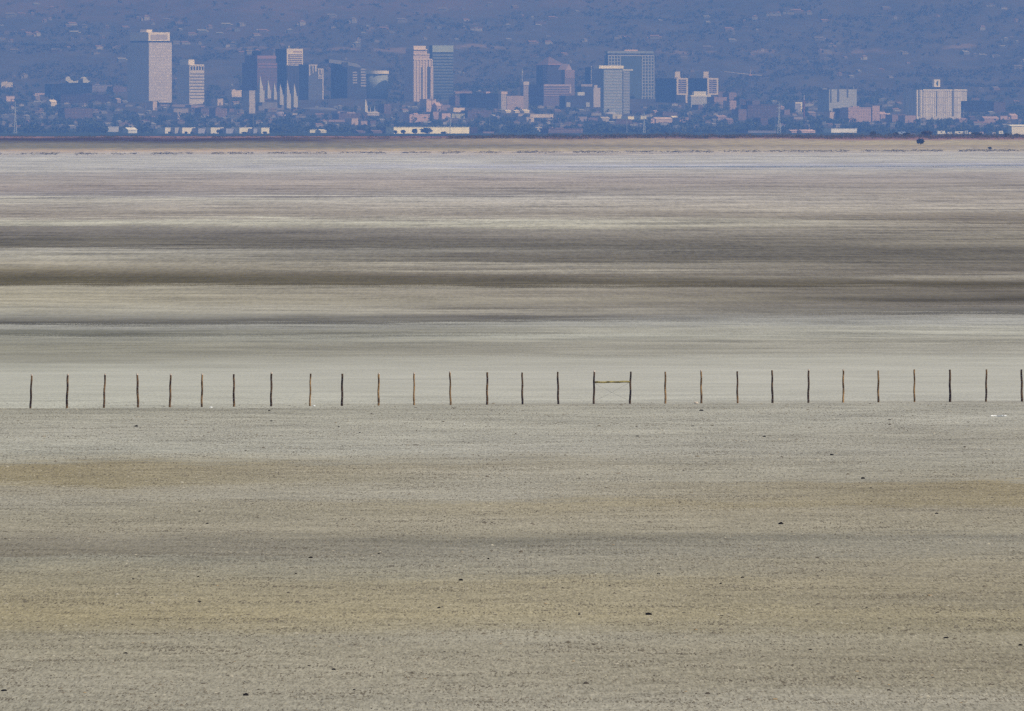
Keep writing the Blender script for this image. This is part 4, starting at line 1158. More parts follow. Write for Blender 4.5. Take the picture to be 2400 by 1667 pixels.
 (2304, 2342, 273, 287, (152, 138, 164), 'g', 'salmon row house left part near the right edge', 'house'),
 (2342, 2368, 272, 280, (172, 160, 168), 'p', 'cream row building near the right edge', 'building'),
 (2368, 2385, 267, 279, (174, 162, 168), 'g', 'cream gabled house closest to the right edge', 'house'),
 (1852, 1876, 304.5, 312, (172, 152, 160), 'g', 'pinkish shed behind the scrub, left one', 'shed'),
 (1876, 1911, 304, 312, (184, 162, 162), 'g', 'pinkish shed behind the scrub, right longer one', 'shed'),
 (1945, 2009, 302, 310.5, (212, 208, 208), 'b', 'long bright white shed behind the scrub right of centre', 'shed'),
 (1750, 1820, 306.5, 312.5, (130, 136, 176), 'p', 'long faint lilac shed left of the middle pylon foot', 'shed'),
 (920, 1099.6, 298.5, 318, (226, 214, 198), 'B', 'very long bright cream warehouse behind trees', 'warehouse'),
 (907, 920, 299, 314, (112, 90, 142), 'w', 'small purple red end block left of the long warehouse', 'warehouse'),
 (1100, 1119, 298, 316, (96, 92, 146), 'w', 'purple shaded annexe right of the long warehouse', 'warehouse'),
 (1129, 1158, 309, 315, (140, 134, 166), 'p', 'low faint pinkish shed right of the long warehouse', 'shed'),
 (838, 856, 306, 314, (124, 110, 152), 'h', 'dull pink house among trees, left one of two', 'house'),
 (872, 896, 305, 315, (122, 108, 152), 'h', 'dull pink house among trees, right one of two', 'house'),
 (724, 742, 304, 311.5, (202, 196, 190), 'p', 'bright shed between trees, left one of two', 'shed'),
 (750, 765, 303.5, 312, (198, 192, 190), 'g', 'bright gabled shed between trees, right one of two', 'shed'),
 (250, 278, 297, 304, (170, 174, 190), 'p', 'pale shed among the trees at the lower left', 'shed'),
 (298, 321, 299, 314, (200, 198, 200), 'g', 'bright gabled barn among trees at lower left', 'barn'),
]
ROWW = [(384.5, 405, 299.5, (212, 204, 200)), (408.5, 420, 299, (168, 170, 186)), (424, 457, 299.5, (216, 206, 200)), (462, 484, 301, (162, 166, 188)), (491, 524, 299.5, (212, 204, 198)), (527, 551, 301.5, (160, 166, 190)),
        (558, 590.5, 299.5, (214, 206, 198)), (593, 603, 302, (160, 166, 188)), (610, 631, 299.5, (214, 206, 198))]
for i, (x0, x1, yt, c) in enumerate(ROWW):
    LOW.append((x0, x1, yt, 317, c, 'B' if c[0] > 200 else 'p',
                ['leftmost white warehouse of the shoreline row', 'narrow grey unit after the leftmost white warehouse', 'second white warehouse of the row, widest gap to its right', 'grey unit between second and third white warehouses',
                 'third white warehouse, with a dark bush before it', 'grey unit between third and fourth white warehouses', 'fourth white warehouse, next to last white one', 'narrow grey unit before the last white warehouse', 'last white warehouse at the right end of the row'][i], 'warehouse'))

SAT = .72
SHADOWW = plain((.05, .05, .06), .2, .1, 'shaded_wall')
for x0, x1, yt, yb, c, look, lab, cat in LOW:
    pxm = (x0 + x1) / 2
    if yb >= 300: Y = 23500 + (318 - yb) * 130
    else: Y = ray_hit(pxm, yb + 1.5, 24500, 31800, 40)
    nm = {'building': 'low_building', 'shed': 'storage_shed', 'house': 'house', 'warehouse': 'warehouse', 'dome': 'small_dome', 'barn': 'barn'}[cat]
    col_ = alb(c, Y, 'r')
    if look == 'd':
        X = xs(pxm, Y); g = terrain(X, Y) - 1
        e = empty(nm, (X, Y, g)); tag(e, lab, cat)
        hh = zs(yt, Y) - g; rx = (x1 - x0) * P * Y / 2
        d = MB(); k1, k2 = 18, 6
        vv = [(rx * math.cos(6.2832 * i / k1), rx * .7 * math.sin(6.2832 * i / k1), 0) for i in range(k1)]
        for j2 in range(k2 + 1):
            th = j2 / k2 * math.pi / 2
            vv += [((rx * math.cos(th) + .02) * math.cos(6.2832 * i / k1), (rx * .7 * math.cos(th) + .02) * math.sin(6.2832 * i / k1), hh * (.45 + .55 * math.sin(th))) for i in range(k1)]
        ff = [(j2 * k1 + i, j2 * k1 + (i + 1) % k1, (j2 + 1) * k1 + (i + 1) % k1, (j2 + 1) * k1 + i) for j2 in range(k2 + 1) for i in range(k1)]
        d.poly(vv, ff).build('dome_roof', plain(alb(c, Y, 'g'), .1, .1, 'dome_roof'), e, True)
        HOLES.append((x0, x1, yt, yb, Y)); continue
    if look in 'wn':
        wmt = facade(col_, tuple(v * .55 for v in col_), 3.8, 4.2, .5, .45) if look == 'n' else facade(col_, tuple(v * .78 for v in col_), 4.2, 5.5, .5, .45)
    else:
        wmt = plain(col_, .10, .15, 'painted_wall')
    sh = min(3.0, (x1 - x0) * .12)
    t = Bld(nm, lab, cat, Y, x0, x0 + sh, x1, yt, wmt, 38, yb, body=False)
    rng_ = random.Random(lab)
    if look in 'hg':
        eave = yt + (yb - yt) * .38
        MB().box((0, 0, 0), (t.W, max(t.D, 10), t.z(eave))).build('wall', wmt, t.e)
        MB().gable((0, 0), (t.W, max(t.D, 10)), t.z(eave) + .02, t.H, .4).build('roof', plain(alb(tuple(min(255, int(v * 1.0)) for v in c), Y, 'g'), .1, .1, 'roof'), t.e)
        if rng_.random() < .6: MB().box((t.W * .7, 4, t.z(eave)), (t.W * .7 + 1.2, 5.2, t.H + 1)).build('chimney', plain(tuple(v * .8 for v in col_), .1, .1, 'chimney'), t.e)
    else:
        t.D = max(t.D, 14)
        MB().box((0, 0, 0), (t.W, t.D, t.H)).build('wall', wmt, t.e)
        if look in 'wn' and x1 - x0 > 22:
            a_ = rng_.uniform(.1, .5)
            t.top('roof_plant', a_, a_ + rng_.uniform(.12, .3), .3, .7, yt - rng_.uniform(1.2, 3), yt, wmt)
            t.rp('parapet', t.xc, x1, yt, yt + 1.2, plain(tuple(min(.85, v * 1.25) for v in col_), .1, .1, 'parapet'), .3)
        elif look in 'pbB':
            t.top('roof_edge', -.01, 1.01, -.02, 1.0, yt - .6, yt, plain(tuple(min(.85, v * 1.1) for v in col_), .08, .2, 'roof_edge'))
            nd = max(1, int((x1 - x0) / 14))
            if yb - yt > 9:
                for k in range(nd):
                    xx = t.xc + (k + .3 + .3 * rng_.random()) * (x1 - t.xc) / nd
                    t.rp('door', xx, xx + 3.2, yb - 5.5, yb + 3, plain(tuple(v * .45 for v in col_), .1, .1, 'door'), .3)
        if look == 'f':
            fm = plain((.74, .68, .6), .05, .1, 'white_frame')
            t.rp('frame', t.xc, x1, yt, yt + 3, fm, .5); t.rp('frame', x1 - 4, x1, yt + 3, yb, fm, .5)
        if lab.startswith('pale roofed hall'):
            pass

# white arched roofs at left on the dark block
Y = ray_hit(185, 199, 24500, 31800, 40) - 30
e = empty('arched_roof_hall', (xs(184, Y), Y, terrain(xs(184, Y), Y) - 1)); tag(e, 'bright white lumpy arched roofs above the dark block at left', 'building')
whm = plain((.78, .74, .68), .06, .2, 'white_roof'); gz = e.location.z
MB().box(((156 - 184) * P * Y, 0, 0), ((212 - 184) * P * Y, 10, zs(193.5, Y) - gz)).build('wall', plain((.05, .05, .06), .1, .1, 'dark_wall'), e)
prof_r = [(154, 183), (157, 179.5), (162, 180), (165, 186), (171, 190), (178, 190.5), (184, 188), (188, 184), (193, 181), (199, 180), (203, 184), (206, 189), (213, 190.5)]
vv = []
for px, py in prof_r: vv += [((px - 184) * P * Y, -1.5, zs(py, Y) - gz), ((px - 184) * P * Y, 11, zs(py, Y) - gz), ((px - 184) * P * Y, -1.5, zs(194.5 if 160 < px < 210 else 190, Y) - gz), ((px - 184) * P * Y, 11, zs(194.5, Y) - gz)]
n = len(prof_r)
MB().poly(vv, [q for i in range(n - 1) for q in ((4 * i, 4 * i + 2, 4 * i + 6, 4 * i + 4), (4 * i, 4 * i + 4, 4 * i + 5, 4 * i + 1), (4 * i + 1, 4 * i + 5, 4 * i + 7, 4 * i + 3), (4 * i + 2, 4 * i + 3, 4 * i + 7, 4 * i + 6))] + [(0, 1, 3, 2), (4 * n - 4, 4 * n - 2, 4 * n - 1, 4 * n - 3)]).build('arched_roof', whm, e)
MB().box((14 * P * Y - 8, -2.2, zs(196, Y) - gz), (14 * P * Y - 2, -1.2, zs(184, Y) - gz)).build('dark_arch', plain((.06, .06, .08), .1, .1, 'arch'), e)
HOLES.append((154, 213, 179, 196, Y))

# white spire
def spire(px, yt, yb, w, name, lab, cat, c=(.62, .58, .54)):
    Y = ray_hit(px, yb + 2, 24500, 31800, 40); X = xs(px, Y); g = terrain(X, Y) - 1
    e = empty(name, (X, Y, g), .5); tag(e, lab, cat)
    m = plain(c, .08, .2, 'white_spire'); h = zs(yt, Y) - g; r_ = w * P * Y / 2
    MB().box((-r_, -r_, 0), (r_, r_, h * .45)).build('tower_base', m, e)
    MB().pyramid((-r_ * .85, -r_ * .85), (r_ * .85, r_ * .85), h * .45 + .01, h).build('spire', m, e)
    HOLES.append((px - w / 2, px + w / 2, yt, yb, Y))


spire(857, 231, 260, 7, 'church_spire', 'white church spire below the round tower', 'spire')
spire(868, 249, 262, 2.5, 'roof_finial', 'left thin pale finial on the low hall beside the spire', 'finial', (.4, .4, .42))
spire(878, 248, 262, 2.5, 'roof_finial', 'right thin pale finial on the low hall beside the spire', 'finial', (.4, .4, .42))


def pole(name, px, yt, yb, w, lab, cat, c=(.34, .33, .35), kind='pole', Y=None):
    Y = Y or ray_hit(px, yb, 24500, 31800, 40)
    X = xs(px, Y); g = terrain(X, Y) - .5
    e = empty(name, (X, Y, g)); tag(e, lab, cat)
    m = plain(c, .1, .3, 'pole_metal'); h = zs(yt, Y) - g; r_ = w * P * Y / 2
    if kind == 'pylon':   # tapered lattice mast with two cross arms
        b_ = MB()
        for sx in (-1, 1):
            for sy in (-1, 1):
                b_.tube([(sx * r_ * 1.3, sy * r_ * 1.3, 0), (sx * r_ * .35, sy * r_ * .35, h * .6), (0, 0, h)], [.28, .24, .16], 5)
        k = 9
        for i in range(k):
            z0, z1 = h * .6 * i / k, h * .6 * (i + 1) / k
            a0 = r_ * (1.3 - .95 * i / k); a1 = r_ * (1.3 - .95 * (i + 1) / k)
            for s in (-1, 1): b_.tube([(-a0 * s, -a0, z0), (a1 * s, -a1, z1)], .17, 4)
        b_.build('lattice_mast', m, e)
        for f_, L_ in ((.70, 3.2), (.80, 2.6), (.9, 2.0)):
            MB().tube([(-L_ * 1.1, 0, h * f_ - .6), (0, 0, h * f_), (L_ * 1.1, 0, h * f_ - .6)], .2, 5).build('cross_arm', m, e)
    else:
        MB().tube([(0, 0, 0), (0, 0, h)], [r_, r_ * .7], 7).build('shaft', m, e)
        if kind == 'pole2': MB().tube([(-3.5, 0, h * .9), (3.5, 0, h * .9)], .3, 5).build('cross_arm', m, e)
        if kind == 'chimney': MB().cyl(0, 0, h - 6, h + .4, r_ * 1.05, 8, r_ * 1.1).build('pale_rim', plain((.30, .28, .32), .1, .1, 'rim'), e)


pole('transmission_pylon', 36, 236, 316, 5, 'pale pylon at the far left with its foot on the shore', 'pylon', (.52, .52, .54), 'pylon', 24000)
pole('transmission_pylon', 1826, 237, 313, 6, 'pale pylon standing in front of the trees right of centre', 'pylon', (.50, .52, .54), 'pylon', 23800)
pole('transmission_pylon', 1510, 264, 313, 4.5, 'short pale pylon below the grid tower', 'pylon', (.48, .50, .52), 'pylon', 24200)
pole('utility_pole', 1469, 283, 313, 1.6, 'faint thin pole left of the short pylon', 'pole', (.32, .33, .36), 'pole', 24200)
pole('utility_pole', 1055, 276, 312, 2.2, 'thin pale pole before the long cream warehouse', 'pole', (.48, .50, .52), 'pole', 23300)
pole('utility_pole', 1012, 226, 300, 1.5, 'very thin dark pole crossing the cream stone hall', 'pole', (.05, .05, .06), 'pole2', 24600)
pole('utility_pole', 1147, 266, 305, 1.4, 'faint pole right of the long warehouse', 'pole', (.22, .24, .28), 'pole', 25500)
pole('utility_pole', 594, 266, 300, 1.3, 'faint thin pole under the lit block left of the temple', 'pole', (.22, .24, .28), 'pole', 25500)
pole('utility_pole', 554, 278, 300, 1.2, 'fainter pole left of the one under the lit block', 'pole', (.22, .24, .28), 'pole', 25500)
pole('utility_pole', 2158, 205, 305, 1.8, 'thin pole before the left edge of the ribbed white block', 'pole', (.30, .31, .35), 'pole', 25800)
pole('utility_pole', 2190, 282, 305, 1.5, 'short faint pole below the ribbed white block', 'pole', (.24, .26, .30), 'pole', 25500)
pole('utility_pole', 1168, 240, 262, 1.5, 'short faint pole left of the narrow cream slab', 'pole', (.24, .24, .28), 'pole')
pole('utility_pole', 1604, 244, 272, 1.5, 'faint pole between the twin dark towers and the cream row', 'pole', (.22, .24, .28), 'pole')
pole('slim_stack', 940.5, 208, 236, 3, 'slim pinkish stack left of the cream stepped tower', 'stack', (.34, .27, .28), 'pole')
MBk = None
pole('brick_chimney', 1884, 224, 275, 4, 'red brick chimney left of the slotted slab block', 'chimney', (.24, .10, .12), 'chimney')
pole('utility_pole', 2258.5, 258, 276, 1.4, 'short pale lamp mast at the right foot of the ribbed block', 'pole', (.42, .44, .46), 'pole')

# tower crane on the bench
Y = 31400
X = xs(1759, Y); g = terrain(X, Y) - 1
e = empty('tower_crane', (X, Y, g)); tag(e, 'pale tower crane with a long sloping jib on the hill bench', 'crane')
cmm = plain((.34, .31, .29), .1, .1, 'crane_paint')
MB().tube([(0, 0, 0), (0, 0, zs(176, Y) - g)], .7, 5).build('mast', plain((.10, .10, .12), .1, .1, 'crane_mast'), e)
MB().tube([(0, 0, zs(176, Y) - g), (0, 0, zs(161.5, Y) - g)], [1.1, .5], 5).build('tower_top', cmm, e)
MB().tube([((1697 - 1759) * P * Y, 0, zs(168.5, Y) - g), (0, 0, zs(175.5, Y) - g)], [.7, 1.0], 5).build('jib', cmm, e)
MB().tube([(0, 0, zs(175.5, Y) - g), ((1786 - 1759) * P * Y, 0, zs(177.5, Y) - g)], [1.0, .8], 5).build('counter_jib', cmm, e)
MB().box((-2, -1.5, zs(178, Y) - g), (2, 1.5, zs(173.5, Y) - g)).build('cab', plain((.62, .36, .28), .1, .1, 'cab'), e)

# ------------------------------------------------------------------ houses on the hillside
HH = [(160, 20), (235, 45), (45, 70), (95, 70), (145, 65), (225, 95), (300, 120), (322, 113), (380, 125), (480, 125), (560, 125), (620, 90), (655, 95), (745, 95), (795, 110), (860, 155), (905, 145), (940, 125), (985, 155), (1015, 125),
      (1080, 120), (1125, 115), (1150, 160), (1180, 150), (1300, 145), (1355, 118), (1485, 75), (1130, 185), (1025, 205), (910, 212), (896, 208), (690, 165), (440, 215), (515, 215), (545, 275), (333, 150), (165, 165), (125, 152),
      (70, 150), (5, 180), (65, 235), (110, 352), (1585, 100), (1610, 180), (1720, 130), (1800, 100), (1985, 47), (2090, 92), (2135, 135), (2200, 37), (2280, 125), (1905, 182), (1600, 207), (250, 230), (430, 240), (790, 200), (830, 205), (1045, 208), (1090, 243), (1120, 240), (1155, 242), (1215, 245)]
HH = [(x / 1.915, y / 1.915) for x, y in HH]
H2 = [(10, 37), (125, 108), (45, 78), (1980, 11), (1930, 22), (2207, 39), (2150, 25), (2262, 98), (1195, 68), (1215, 66), (1238, 64), (1262, 60), (1278, 56), (1335, 66), (1400, 97), (1165, 72), (1040, 100), (1090, 92), (970, 136), (985, 186), (1122, 227), (875, 217),
      (640, 172), (510, 172), (480, 172), (1378, 189), (1432, 213), (1444, 213), (1385, 233), (1410, 232), (1580, 266), (2030, 247), (2078, 252), (2110, 257), (2170, 257), (2112, 132), (1720, 87), (1635, 86), (1675, 42), (2215, 182), (2270, 302), (1222, 312), (1470, 336),
      (1520, 346), (1695, 346), (2165, 402), (2105, 412), (100, 257), (232, 252), (90, 193), (160, 190), (180, 88), (325, 190), (2160, 255)]
HH += [(1200 + x / 1.915, y / 1.915) for x, y in H2]
rr_ = random.Random(5)
for _ in range(46): HH.append((rr_.uniform(0, 1150), rr_.gauss(72, 26)))
for _ in range(34): HH.append((rr_.uniform(1150, 2400), rr_.uniform(20, 170)))
for _ in range(16): HH.append((rr_.uniform(20, 1150), rr_.uniform(130, 220)))
hmats = {}
for i, c in enumerate([(.22, .20, .18), (.18, .15, .135), (.15, .15, .155), (.16, .115, .10), (.31, .29, .27)]): hmats[i] = plain(c, .12, .3, 'house_wall')
rmats = [plain((.16, .14, .13), .1, .3, 'house_roof'), plain((.22, .14, .12), .1, .3, 'house_roof'), plain((.24, .23, .22), .1, .3, 'house_roof')]
PROTO = {}


def house_mesh(k, shape):
    """one mesh per look: walls, roof with overhang, garage wing"""
    if (k, shape) in PROTO: return PROTO[(k, shape)]
    b_ = MB(); nw = 0
    if shape == 0:
        b_.box((-7, -4.5, -3), (7, 4.5, 4)); b_.box((7.002, -3, -3), (11, 3.5, 2.6)); nw = len(b_.f)
        b_.gable((-7, -4.5), (7, 4.5), 4.01, 6.4, .5); b_.gable((7.4, -3), (11, 3.5), 2.61, 4.2, .3)
    elif shape == 1:
        b_.box((-5, -4, -3), (5, 4, 6)); b_.box((-9.5, -2.5, -3), (-5.002, 3, 3)); nw = len(b_.f)
        b_.pyramid((-5.6, -4.6), (5.6, 4.6), 6.01, 9); b_.pyramid((-9.8, -2.9), (-5.1, 3.4), 3.01, 4.6)
    else:
        b_.box((-10, -5, -3), (10, 5, 5)); b_.box((-3, -5.4, -3), (2, -5.002, 6.5)); nw = len(b_.f)
        b_.box((-10.5, -5.6, 5.01), (10.5, 5.5, 5.8)); b_.box((2, -2, 5.82), (6, 2, 7.2))
    me = bpy.data.meshes.new('house'); me.from_pydata(b_.v, [], b_.f)
    me.materials.append(hmats[k]); me.materials.append(rmats[k % 3])
    me.polygons.foreach_set('material_index', [0 if i < nw else 1 for i in range(len(b_.f))])
    me.update(); PROTO[(k, shape)] = me
    return me


MARKS = [(360, 'the tallest slab tower'), (461, 'the cream crown window tower'), (620, 'the reddish stepped tower'), (690, 'the white headed dark tower'), (800, 'the dark crested tower'), (884, 'the round tower'), (990, 'the cream stepped tower'),
         (1040, 'the striped glass tower'), (1228, 'the slim antenna tower'), (1305, 'the pyramid roofed tower'), (1440, 'the pale glass tower'), (1500, 'the grid tower'), (1575, 'the left twin tower'), (1650, 'the right twin tower'),
         (1759, 'the tower crane'), (1884, 'the brick chimney'), (1975, 'the slotted slab block'), (2203, 'the roof sign box'), (2340, 'the purple brick block')]
KN = ['cream', 'tan', 'grey', 'brick red', 'white']; SHN = ['gabled house', 'hip roofed house', 'long flat roofed house']
houses = []
for i, (px, py) in enumerate(HH):
    Y = ray_hit(px, py + 3, 30500, 44000, 50)
    if Y > 43000: continue
    k = rr_.choice([0, 0, 1, 1, 2, 3, 4, 4]) if i < 116 else rr_.choice([0, 1, 2, 2, 3])
    shp = rr_.choice([0, 1, 2, 0, 1])
    s = (rr_.uniform(.5, .95) if i < 116 else rr_.uniform(.35, .6))
    X = xs(px, Y)
    o = bpy.data.objects.new('hillside_house', house_mesh(k, shp)); COL.objects.link(o)
    o.location = (X, Y, terrain(X, Y)); o.rotation_euler = (0, 0, rr_.uniform(-.2, .9)); o.scale = (s, s, s)
    HOLES.append((px - 9, px + 9, py - 4, py + 4, Y))
    houses.append((o, px, py, k, shp))
ORD = ['highest', 'second highest', 'third highest', 'fourth highest', 'fifth highest', 'sixth highest', 'seventh highest', 'eighth highest', 'ninth highest', 'tenth highest', 'eleventh highest', 'twelfth highest']
cols_ = {}
for h_ in houses:
    mk = min(MARKS, key=lambda q: abs(q[0] - h_[1]))
    cols_.setdefault((mk[1], h_[3]), []).append(h_)
for (mk, k), lst in cols_.items():
    lst.sort(key=lambda q: q[2])
    for j2, h_ in enumerate(lst):
        pre = '' if len(lst) == 1 else (ORD[min(j2, 11)] + ' ')
        o = h_[0]
        tag(o, f'{pre}{KN[k]} house on the hazy hillside above {mk}', 'house', 'houses scattered over the hazy hillside')

small = []
while len(small) < 190:
    px = rr_.uniform(5, 2395); py = rr_.choice([rr_.uniform(236, 262), rr_.uniform(262, 300)])
    Y = ray_hit(px, py + 2, 24500, 31800, 40)
    if any(a_ - 5 < px < b_ + 5 and c_ - 3 < py < d_ + 3 for a_, b_, c_, d_, e_ in HOLES): continue
    k = rr_.choice([0, 1, 2, 2, 4]); shp = rr_.choice([0, 1, 2, 2]); sc_ = rr_.uniform(.35, .75)
    X = xs(px, Y)
    o = bpy.data.objects.new('small_city_building', house_mesh(k, shp)); COL.objects.link(o)
    o.location = (X, Y, terrain(X, Y)); o.rotation_euler = (0, 0, rr_.uniform(.1, .9)); o.scale = (sc_, sc_, sc_)
    HOLES.append((px - 6, px + 6, py - 4, py + 2, Y)); small.append((o, px, py, k))
cols_ = {}
for h_ in small:
    mk = min(MARKS, key=lambda q: abs(q[0] - h_[1]))
    cols_.setdefault((mk[1], h_[3]), []).append(h_)
for (mk, k), lst in cols_.items():
    lst.sort(key=lambda q: q[2])
    for j2, h_ in enumerate(lst):
        pre = '' if len(lst) == 1 else (ORD[min(j2, 11)] + ' ')
        tag(h_[0], f'{pre}tiny {KN[k]} building among the dark trees below {mk}', 'building', 'tiny buildings among the city trees')

# ------------------------------------------------------------------ trees: city, hill, shoreline
def blocked(px, ybase, ytop, Y):
    for x0, x1, y0, y1, YB in HOLES:
        if YB > Y and x0 - 2 < px < x1 + 2 and ytop < y1 - min(4, (y1 - y0) * .28) and ybase > y0:
            return True
    return False


HG = {}
for h_ in HOLES:
    for c_ in range(int(h_[0] // 50) - 1, int(h_[1] // 50) + 2): HG.setdefault(c_, []).append(h_)


def blocked(px, ybase, ytop, Y):
    for x0, x1, y0, y1, YB in HG.get(int(px // 50), ()):
        if YB > Y and x0 - 3 < px < x1 + 3 and ytop < y1 - min(4, (y1 - y0) * .3) and ybase > y0:
            return True
    return False


city = []
rt = random.Random(21)
while len(city) < 3600:
    Y = 24200 + 7600 * rt.random(); px = rt.uniform(-160, 2560)
    X = xs(px, Y); z = terrain(X, Y)
    hgt = rt.uniform(5, 11) if Y > 26500 else rt.uniform(5, 9)
    yb_ = HZ + (H - z) / (P * Y); yt_ = HZ + (H - z - hgt) / (P * Y)
    if Y > 30900 and rt.random() < .55: continue
    if blocked(px, yb_, yt_, Y): 
        if rt.random() > .03: continue
    city.append((X, Y, z - .8, rt.uniform(7, 14), hgt))
leaf_mass('city_trees', city, CITYLEAF, 'hazy dark blue green trees filling the gaps between the low city buildings', 'trees', 1.1, 46)
hill = []
while len(hill) < 4400:
    Y = 31200 + 5600 * rt.random() ** 1.2; px = rt.uniform(-160, 2560)
    X = xs(px, Y); z = terrain(X, Y)
    if noise.noise(Vector((X / 120., Y / 500., 2))) < -.12: continue
    line = 150 + abs(X + 330) * .085
    if z > line + 60 * noise.noise(Vector((X / 200., Y / 700., 5))) and rt.random() < .86: continue
    hgt = rt.uniform(4, 8)
    yb_ = HZ + (H - z) / (P * Y); yt_ = HZ + (H - z - hgt) / (P * Y)
    if yt_ < -40: continue
    if blocked(px, yb_, yt_, Y) and rt.random() > .22: continue
    hill.append((X, Y, z - .8, rt.uniform(6, 13), hgt))
leaf_mass('hillside_trees', hill, HILLLEAF, 'hazy tree cover and scrub spread between the hillside houses', 'trees', 1.1, 26)

# scrub along the shoreline, low grass tufts at the rim of the flat
scr = []
while len(scr) < 3600:
    px = rt.uniform(-60, 2460)
    f = max(0, min(1, (px - 1800) / 450))
    Y = rt.uniform(10560, 10840) - 60 * f * rt.random(); X = xs(px, Y)
    d_ = noise.noise(Vector((px / 70., 3, 0)))
    if px < 1050 and rt.random() < .82: continue
    hgt = (.35 + .5 * rt.random() + (px > 1150) * (.3 + 1.3 * rt.random() ** 2)) * (1 + 1.3 * d_) + f * rt.random() ** 2 * 1.7 * (.6 + d_)
    scr.append((X, Y, terrain(X, Y) - .1, rt.uniform(1.6, 4.5), max(.25, hgt)))
leaf_mass('shoreline_scrub', scr, SCRUB, 'brown and olive scrub strip along the far shoreline', 'scrub', .26, 18)
tuf = []
while len(tuf) < 2400:
    px = rt.uniform(-60, 2460)
    if noise.noise(Vector((px / 45., 8, 0))) < (-.12 if px > 1200 else .0) + rt.gauss(0, .12): continue
    row_ = 361.5 - (px / 2400) * 8.5 + rt.gauss(0, 1.3); Y = shore_dist(row_); X = xs(px, Y)
    tuf.append((X, Y, terrain(X, Y) - .03, rt.uniform(.5, 2.2), .12 + .45 * rt.random() ** 2))
leaf_mass('rim_tufts', tuf, leafmat('tuft_leaves', (.05, .05, .04), (.10, .09, .06), .3), 'broken dark line of salt grass tufts at the rim of the pale flat', 'grass tufts', .22, 18)


# ------------------------------------------------------------------ single trees and bushes
def tree(name, label, cat, px, yb_, w_px, h_px, Y, leafm, per=420, trunkf=.25, group=None):
    X = xs(px, Y); g = terrain(X, Y)
    h = h_px * P * Y; w = w_px * P * Y
    e = empty(name, (X, Y, g)); tag(e, label, cat, group)
    bark = plain((.09, .07, .05), .2, 1., 'bark')
    tb = MB().tube([(0, 0, -.3), (w * .02, 0, h * trunkf), (0, 0, h * .55)], [h * .04, h * .03, h * .012], 7)
    for a_ in range(5):
        th = a_ * 1.257 + .4
        tb.tube([(0, 0, h * trunkf), (math.cos(th) * w * .2, math.sin(th) * w * .2, h * (trunkf + .28))], [h * .018, h * .008], 5)
    tb.build('trunk', bark, e)
    k = per; rg = np.random.default_rng(int(px))
    d = rg.normal(size=(k, 3)); d /= np.linalg.norm(d, axis=1, keepdims=True)
    lum = 1 + .09 * np.sin(d[:, :1] * 5 + px) * np.cos(d[:, 2:] * 4 + px * .3)
    c = d * (rg.random((k, 1)) ** .4) * lum * np.array([w * .46, w * .46, h * (1 - trunkf * .6) * .46]) + np.array([0, 0, h * (.5 + trunkf * .3)])
    a = rg.normal(size=(k, 3)); a /= np.linalg.norm(a, axis=1, keepdims=True)
    b_ = np.cross(a, rg.normal(size=(k, 3))); b_ /= np.linalg.norm(b_, axis=1, keepdims=True)
    L = (h * .05 + w * .02) * (.6 + .8 * rg.random((k, 1)))
    V = np.stack([c - a * L, c + b_ * L, c + a * L, c - b_ * L], 1).reshape(-1, 3)
    o = mesh_np('crown', V, np.arange(k * 4).reshape(-1, 4), leafm, 4); o.parent = e


tree('lone_bush', 'lone dark round bush on the pale shore near the right edge', 'bush', 2157, 340, 20, 15, shore_dist(340), BUSHL, 700, .18)
tree('small_bush', 'small dark bush in the grass tuft line at far right', 'bush', 2320, 350, 12, 7, shore_dist(351), BUSHL, 300, .1)
NEARL = leafmat('tree_leaves', (.02, .032, .02), (.05, .06, .035), .3)
for px, yb_, w_, h_, lb in ((999, 318, 32, 15, 'largest dark round tree in front of the long cream warehouse'), (972, 317, 15, 13, 'medium tree left of the largest warehouse tree'), (945, 317, 13, 10, 'small tree near the left third of the long warehouse'), (927, 317, 10, 9, 'smallest tree at the left end of the long warehouse'),
                            (515, 318, 19, 11, 'dark bush before the third white warehouse'), (399, 318, 12, 6, 'low bush before the leftmost white warehouse'), (436, 318, 9, 6, 'low bush before the second white warehouse, left one'), (450, 318, 9, 6, 'low bush before the second white warehouse, right one'),
                            (574, 318, 19, 5, 'wide low bush before the fourth white warehouse'), (621, 318, 12, 6, 'low bush before the last white warehouse'), (1040, 318, 16, 6, 'low faint bush before the right half of the long warehouse')):
    tree('roadside_tree', lb, 'tree', px, yb_, w_, h_, 23100, NEARL, 520, .12, 'trees along the warehouses')
for px, w_, h_, lb in ((2046, 18, 13, 'dark tree behind the scrub left of the parked trucks'), (2100, 16, 11, 'blue dark tree just left of the parked trucks'), (2124, 20, 10, 'dark tree right of the parked trucks'), (2172, 30, 14, 'bare brown bushy tree behind the shoreline scrub'), (2290, 30, 11, 'dark tree group between white trailers'), (2358, 14, 10, 'dark tree right of the last white trailer'), (2383, 14, 9, 'dark tree before the bright building at the right edge')):
    tree('shoreline_tree', lb, 'tree', px, 320, w_, h_, 10780, NEARL if 'brown' not in lb else leafmat('dry_leaves', (.06, .05, .04), (.12, .10, .08), .3), 520, .12, 'trees behind the right hand scrub')

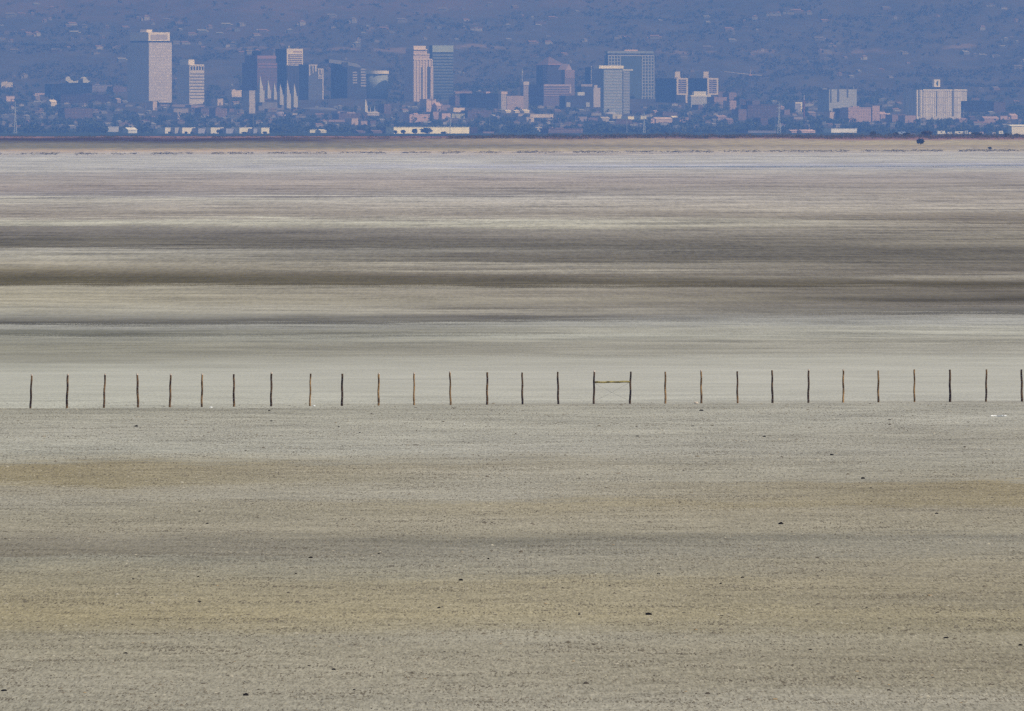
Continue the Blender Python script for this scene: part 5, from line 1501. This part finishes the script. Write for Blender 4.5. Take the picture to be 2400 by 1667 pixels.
# trailers and vehicles behind the scrub at right
def trailer(px, w_, yt, c, lb, Y=21500):
    X = xs(px, Y); g = terrain(X, Y); L_ = w_ * P * Y; h = zs(yt, Y) - g
    e = empty('parked_trailer', (X, Y, g), .25); tag(e, lb, 'trailer', 'white trailers behind the right hand scrub')
    m = plain(c, .06, .4, 'trailer_paint')
    h0 = min(1.1, h * .3)
    MB().poly([(0, 0, h0), (L_, 0, h0), (L_, 3, h0), (0, 3, h0), (L_ * .04, .05, h), (L_ * .93, .05, h), (L_ * .93, 2.95, h), (L_ * .04, 2.95, h)], [(0, 3, 2, 1), (4, 5, 6, 7), (0, 1, 5, 4), (1, 2, 6, 5), (2, 3, 7, 6), (3, 0, 4, 7)]).build('body', m, e)
    for f_ in (.2, .32, .78):
        MB().poly([(L_ * f_ + .55 * math.cos(a * .7854), -.08, .55 + .55 * math.sin(a * .7854)) for a in range(8)] + [(L_ * f_ + .55 * math.cos(a * .7854), 2.9, .55 + .55 * math.sin(a * .7854)) for a in range(8)],
                  [tuple(range(8))] + [tuple(range(15, 7, -1))] + [(a, a + 8, (a + 1) % 8 + 8, (a + 1) % 8) for a in range(8)]).build('wheel', dk, e)
    MB().box((L_ * .4, -.06, h0 + (h - h0) * .45), (L_ * .6, .1, h0 + (h - h0) * .8)).build('window', glass, e)


trailer(2197, 20, 307, (.78, .74, .68), 'longest bright white trailer behind the scrub')
trailer(2221, 11, 309.5, (.66, .63, .62), 'small white trailer right of the longest one')
trailer(2238, 22, 308, (.76, .70, .62), 'cream white trailer with the tallest roof')
trailer(2261, 8, 306.5, (.45, .46, .50), 'small grey trailer behind the cream one')
trailer(2271, 6, 310, (.70, .60, .50), 'tiny cream trailer right of the grey one')
trailer(2296, 10, 309, (.46, .34, .34), 'pinkish trailer between dark trees')
trailer(2326, 8, 310, (.52, .46, .46), 'dull pale trailer left of the last white one')
trailer(2341, 11, 307, (.76, .72, .66), 'last white trailer left of the bright corner building')
trailer(2104, 20, 309, (.30, .36, .52), 'long blue grey truck trailer between two dark trees')
trailer(2136, 10, 313, (.34, .34, .42), 'small lilac trailer low behind the scrub')
Y = 22300
t = Bld('white_hall', 'bright cream building cut by the right edge behind dark trees', 'building', Y, 2368, 2371, 2440, 296, plain((.68, .62, .52), .08, .2, 'cream_wall'), 38, 314)
MB().gable((0, 0), (t.W, max(14, t.D)), t.H + .02, t.H + 1.6, .5).build('roof', plain((.66, .62, .54), .06, .2, 'cream_roof'), t.e)
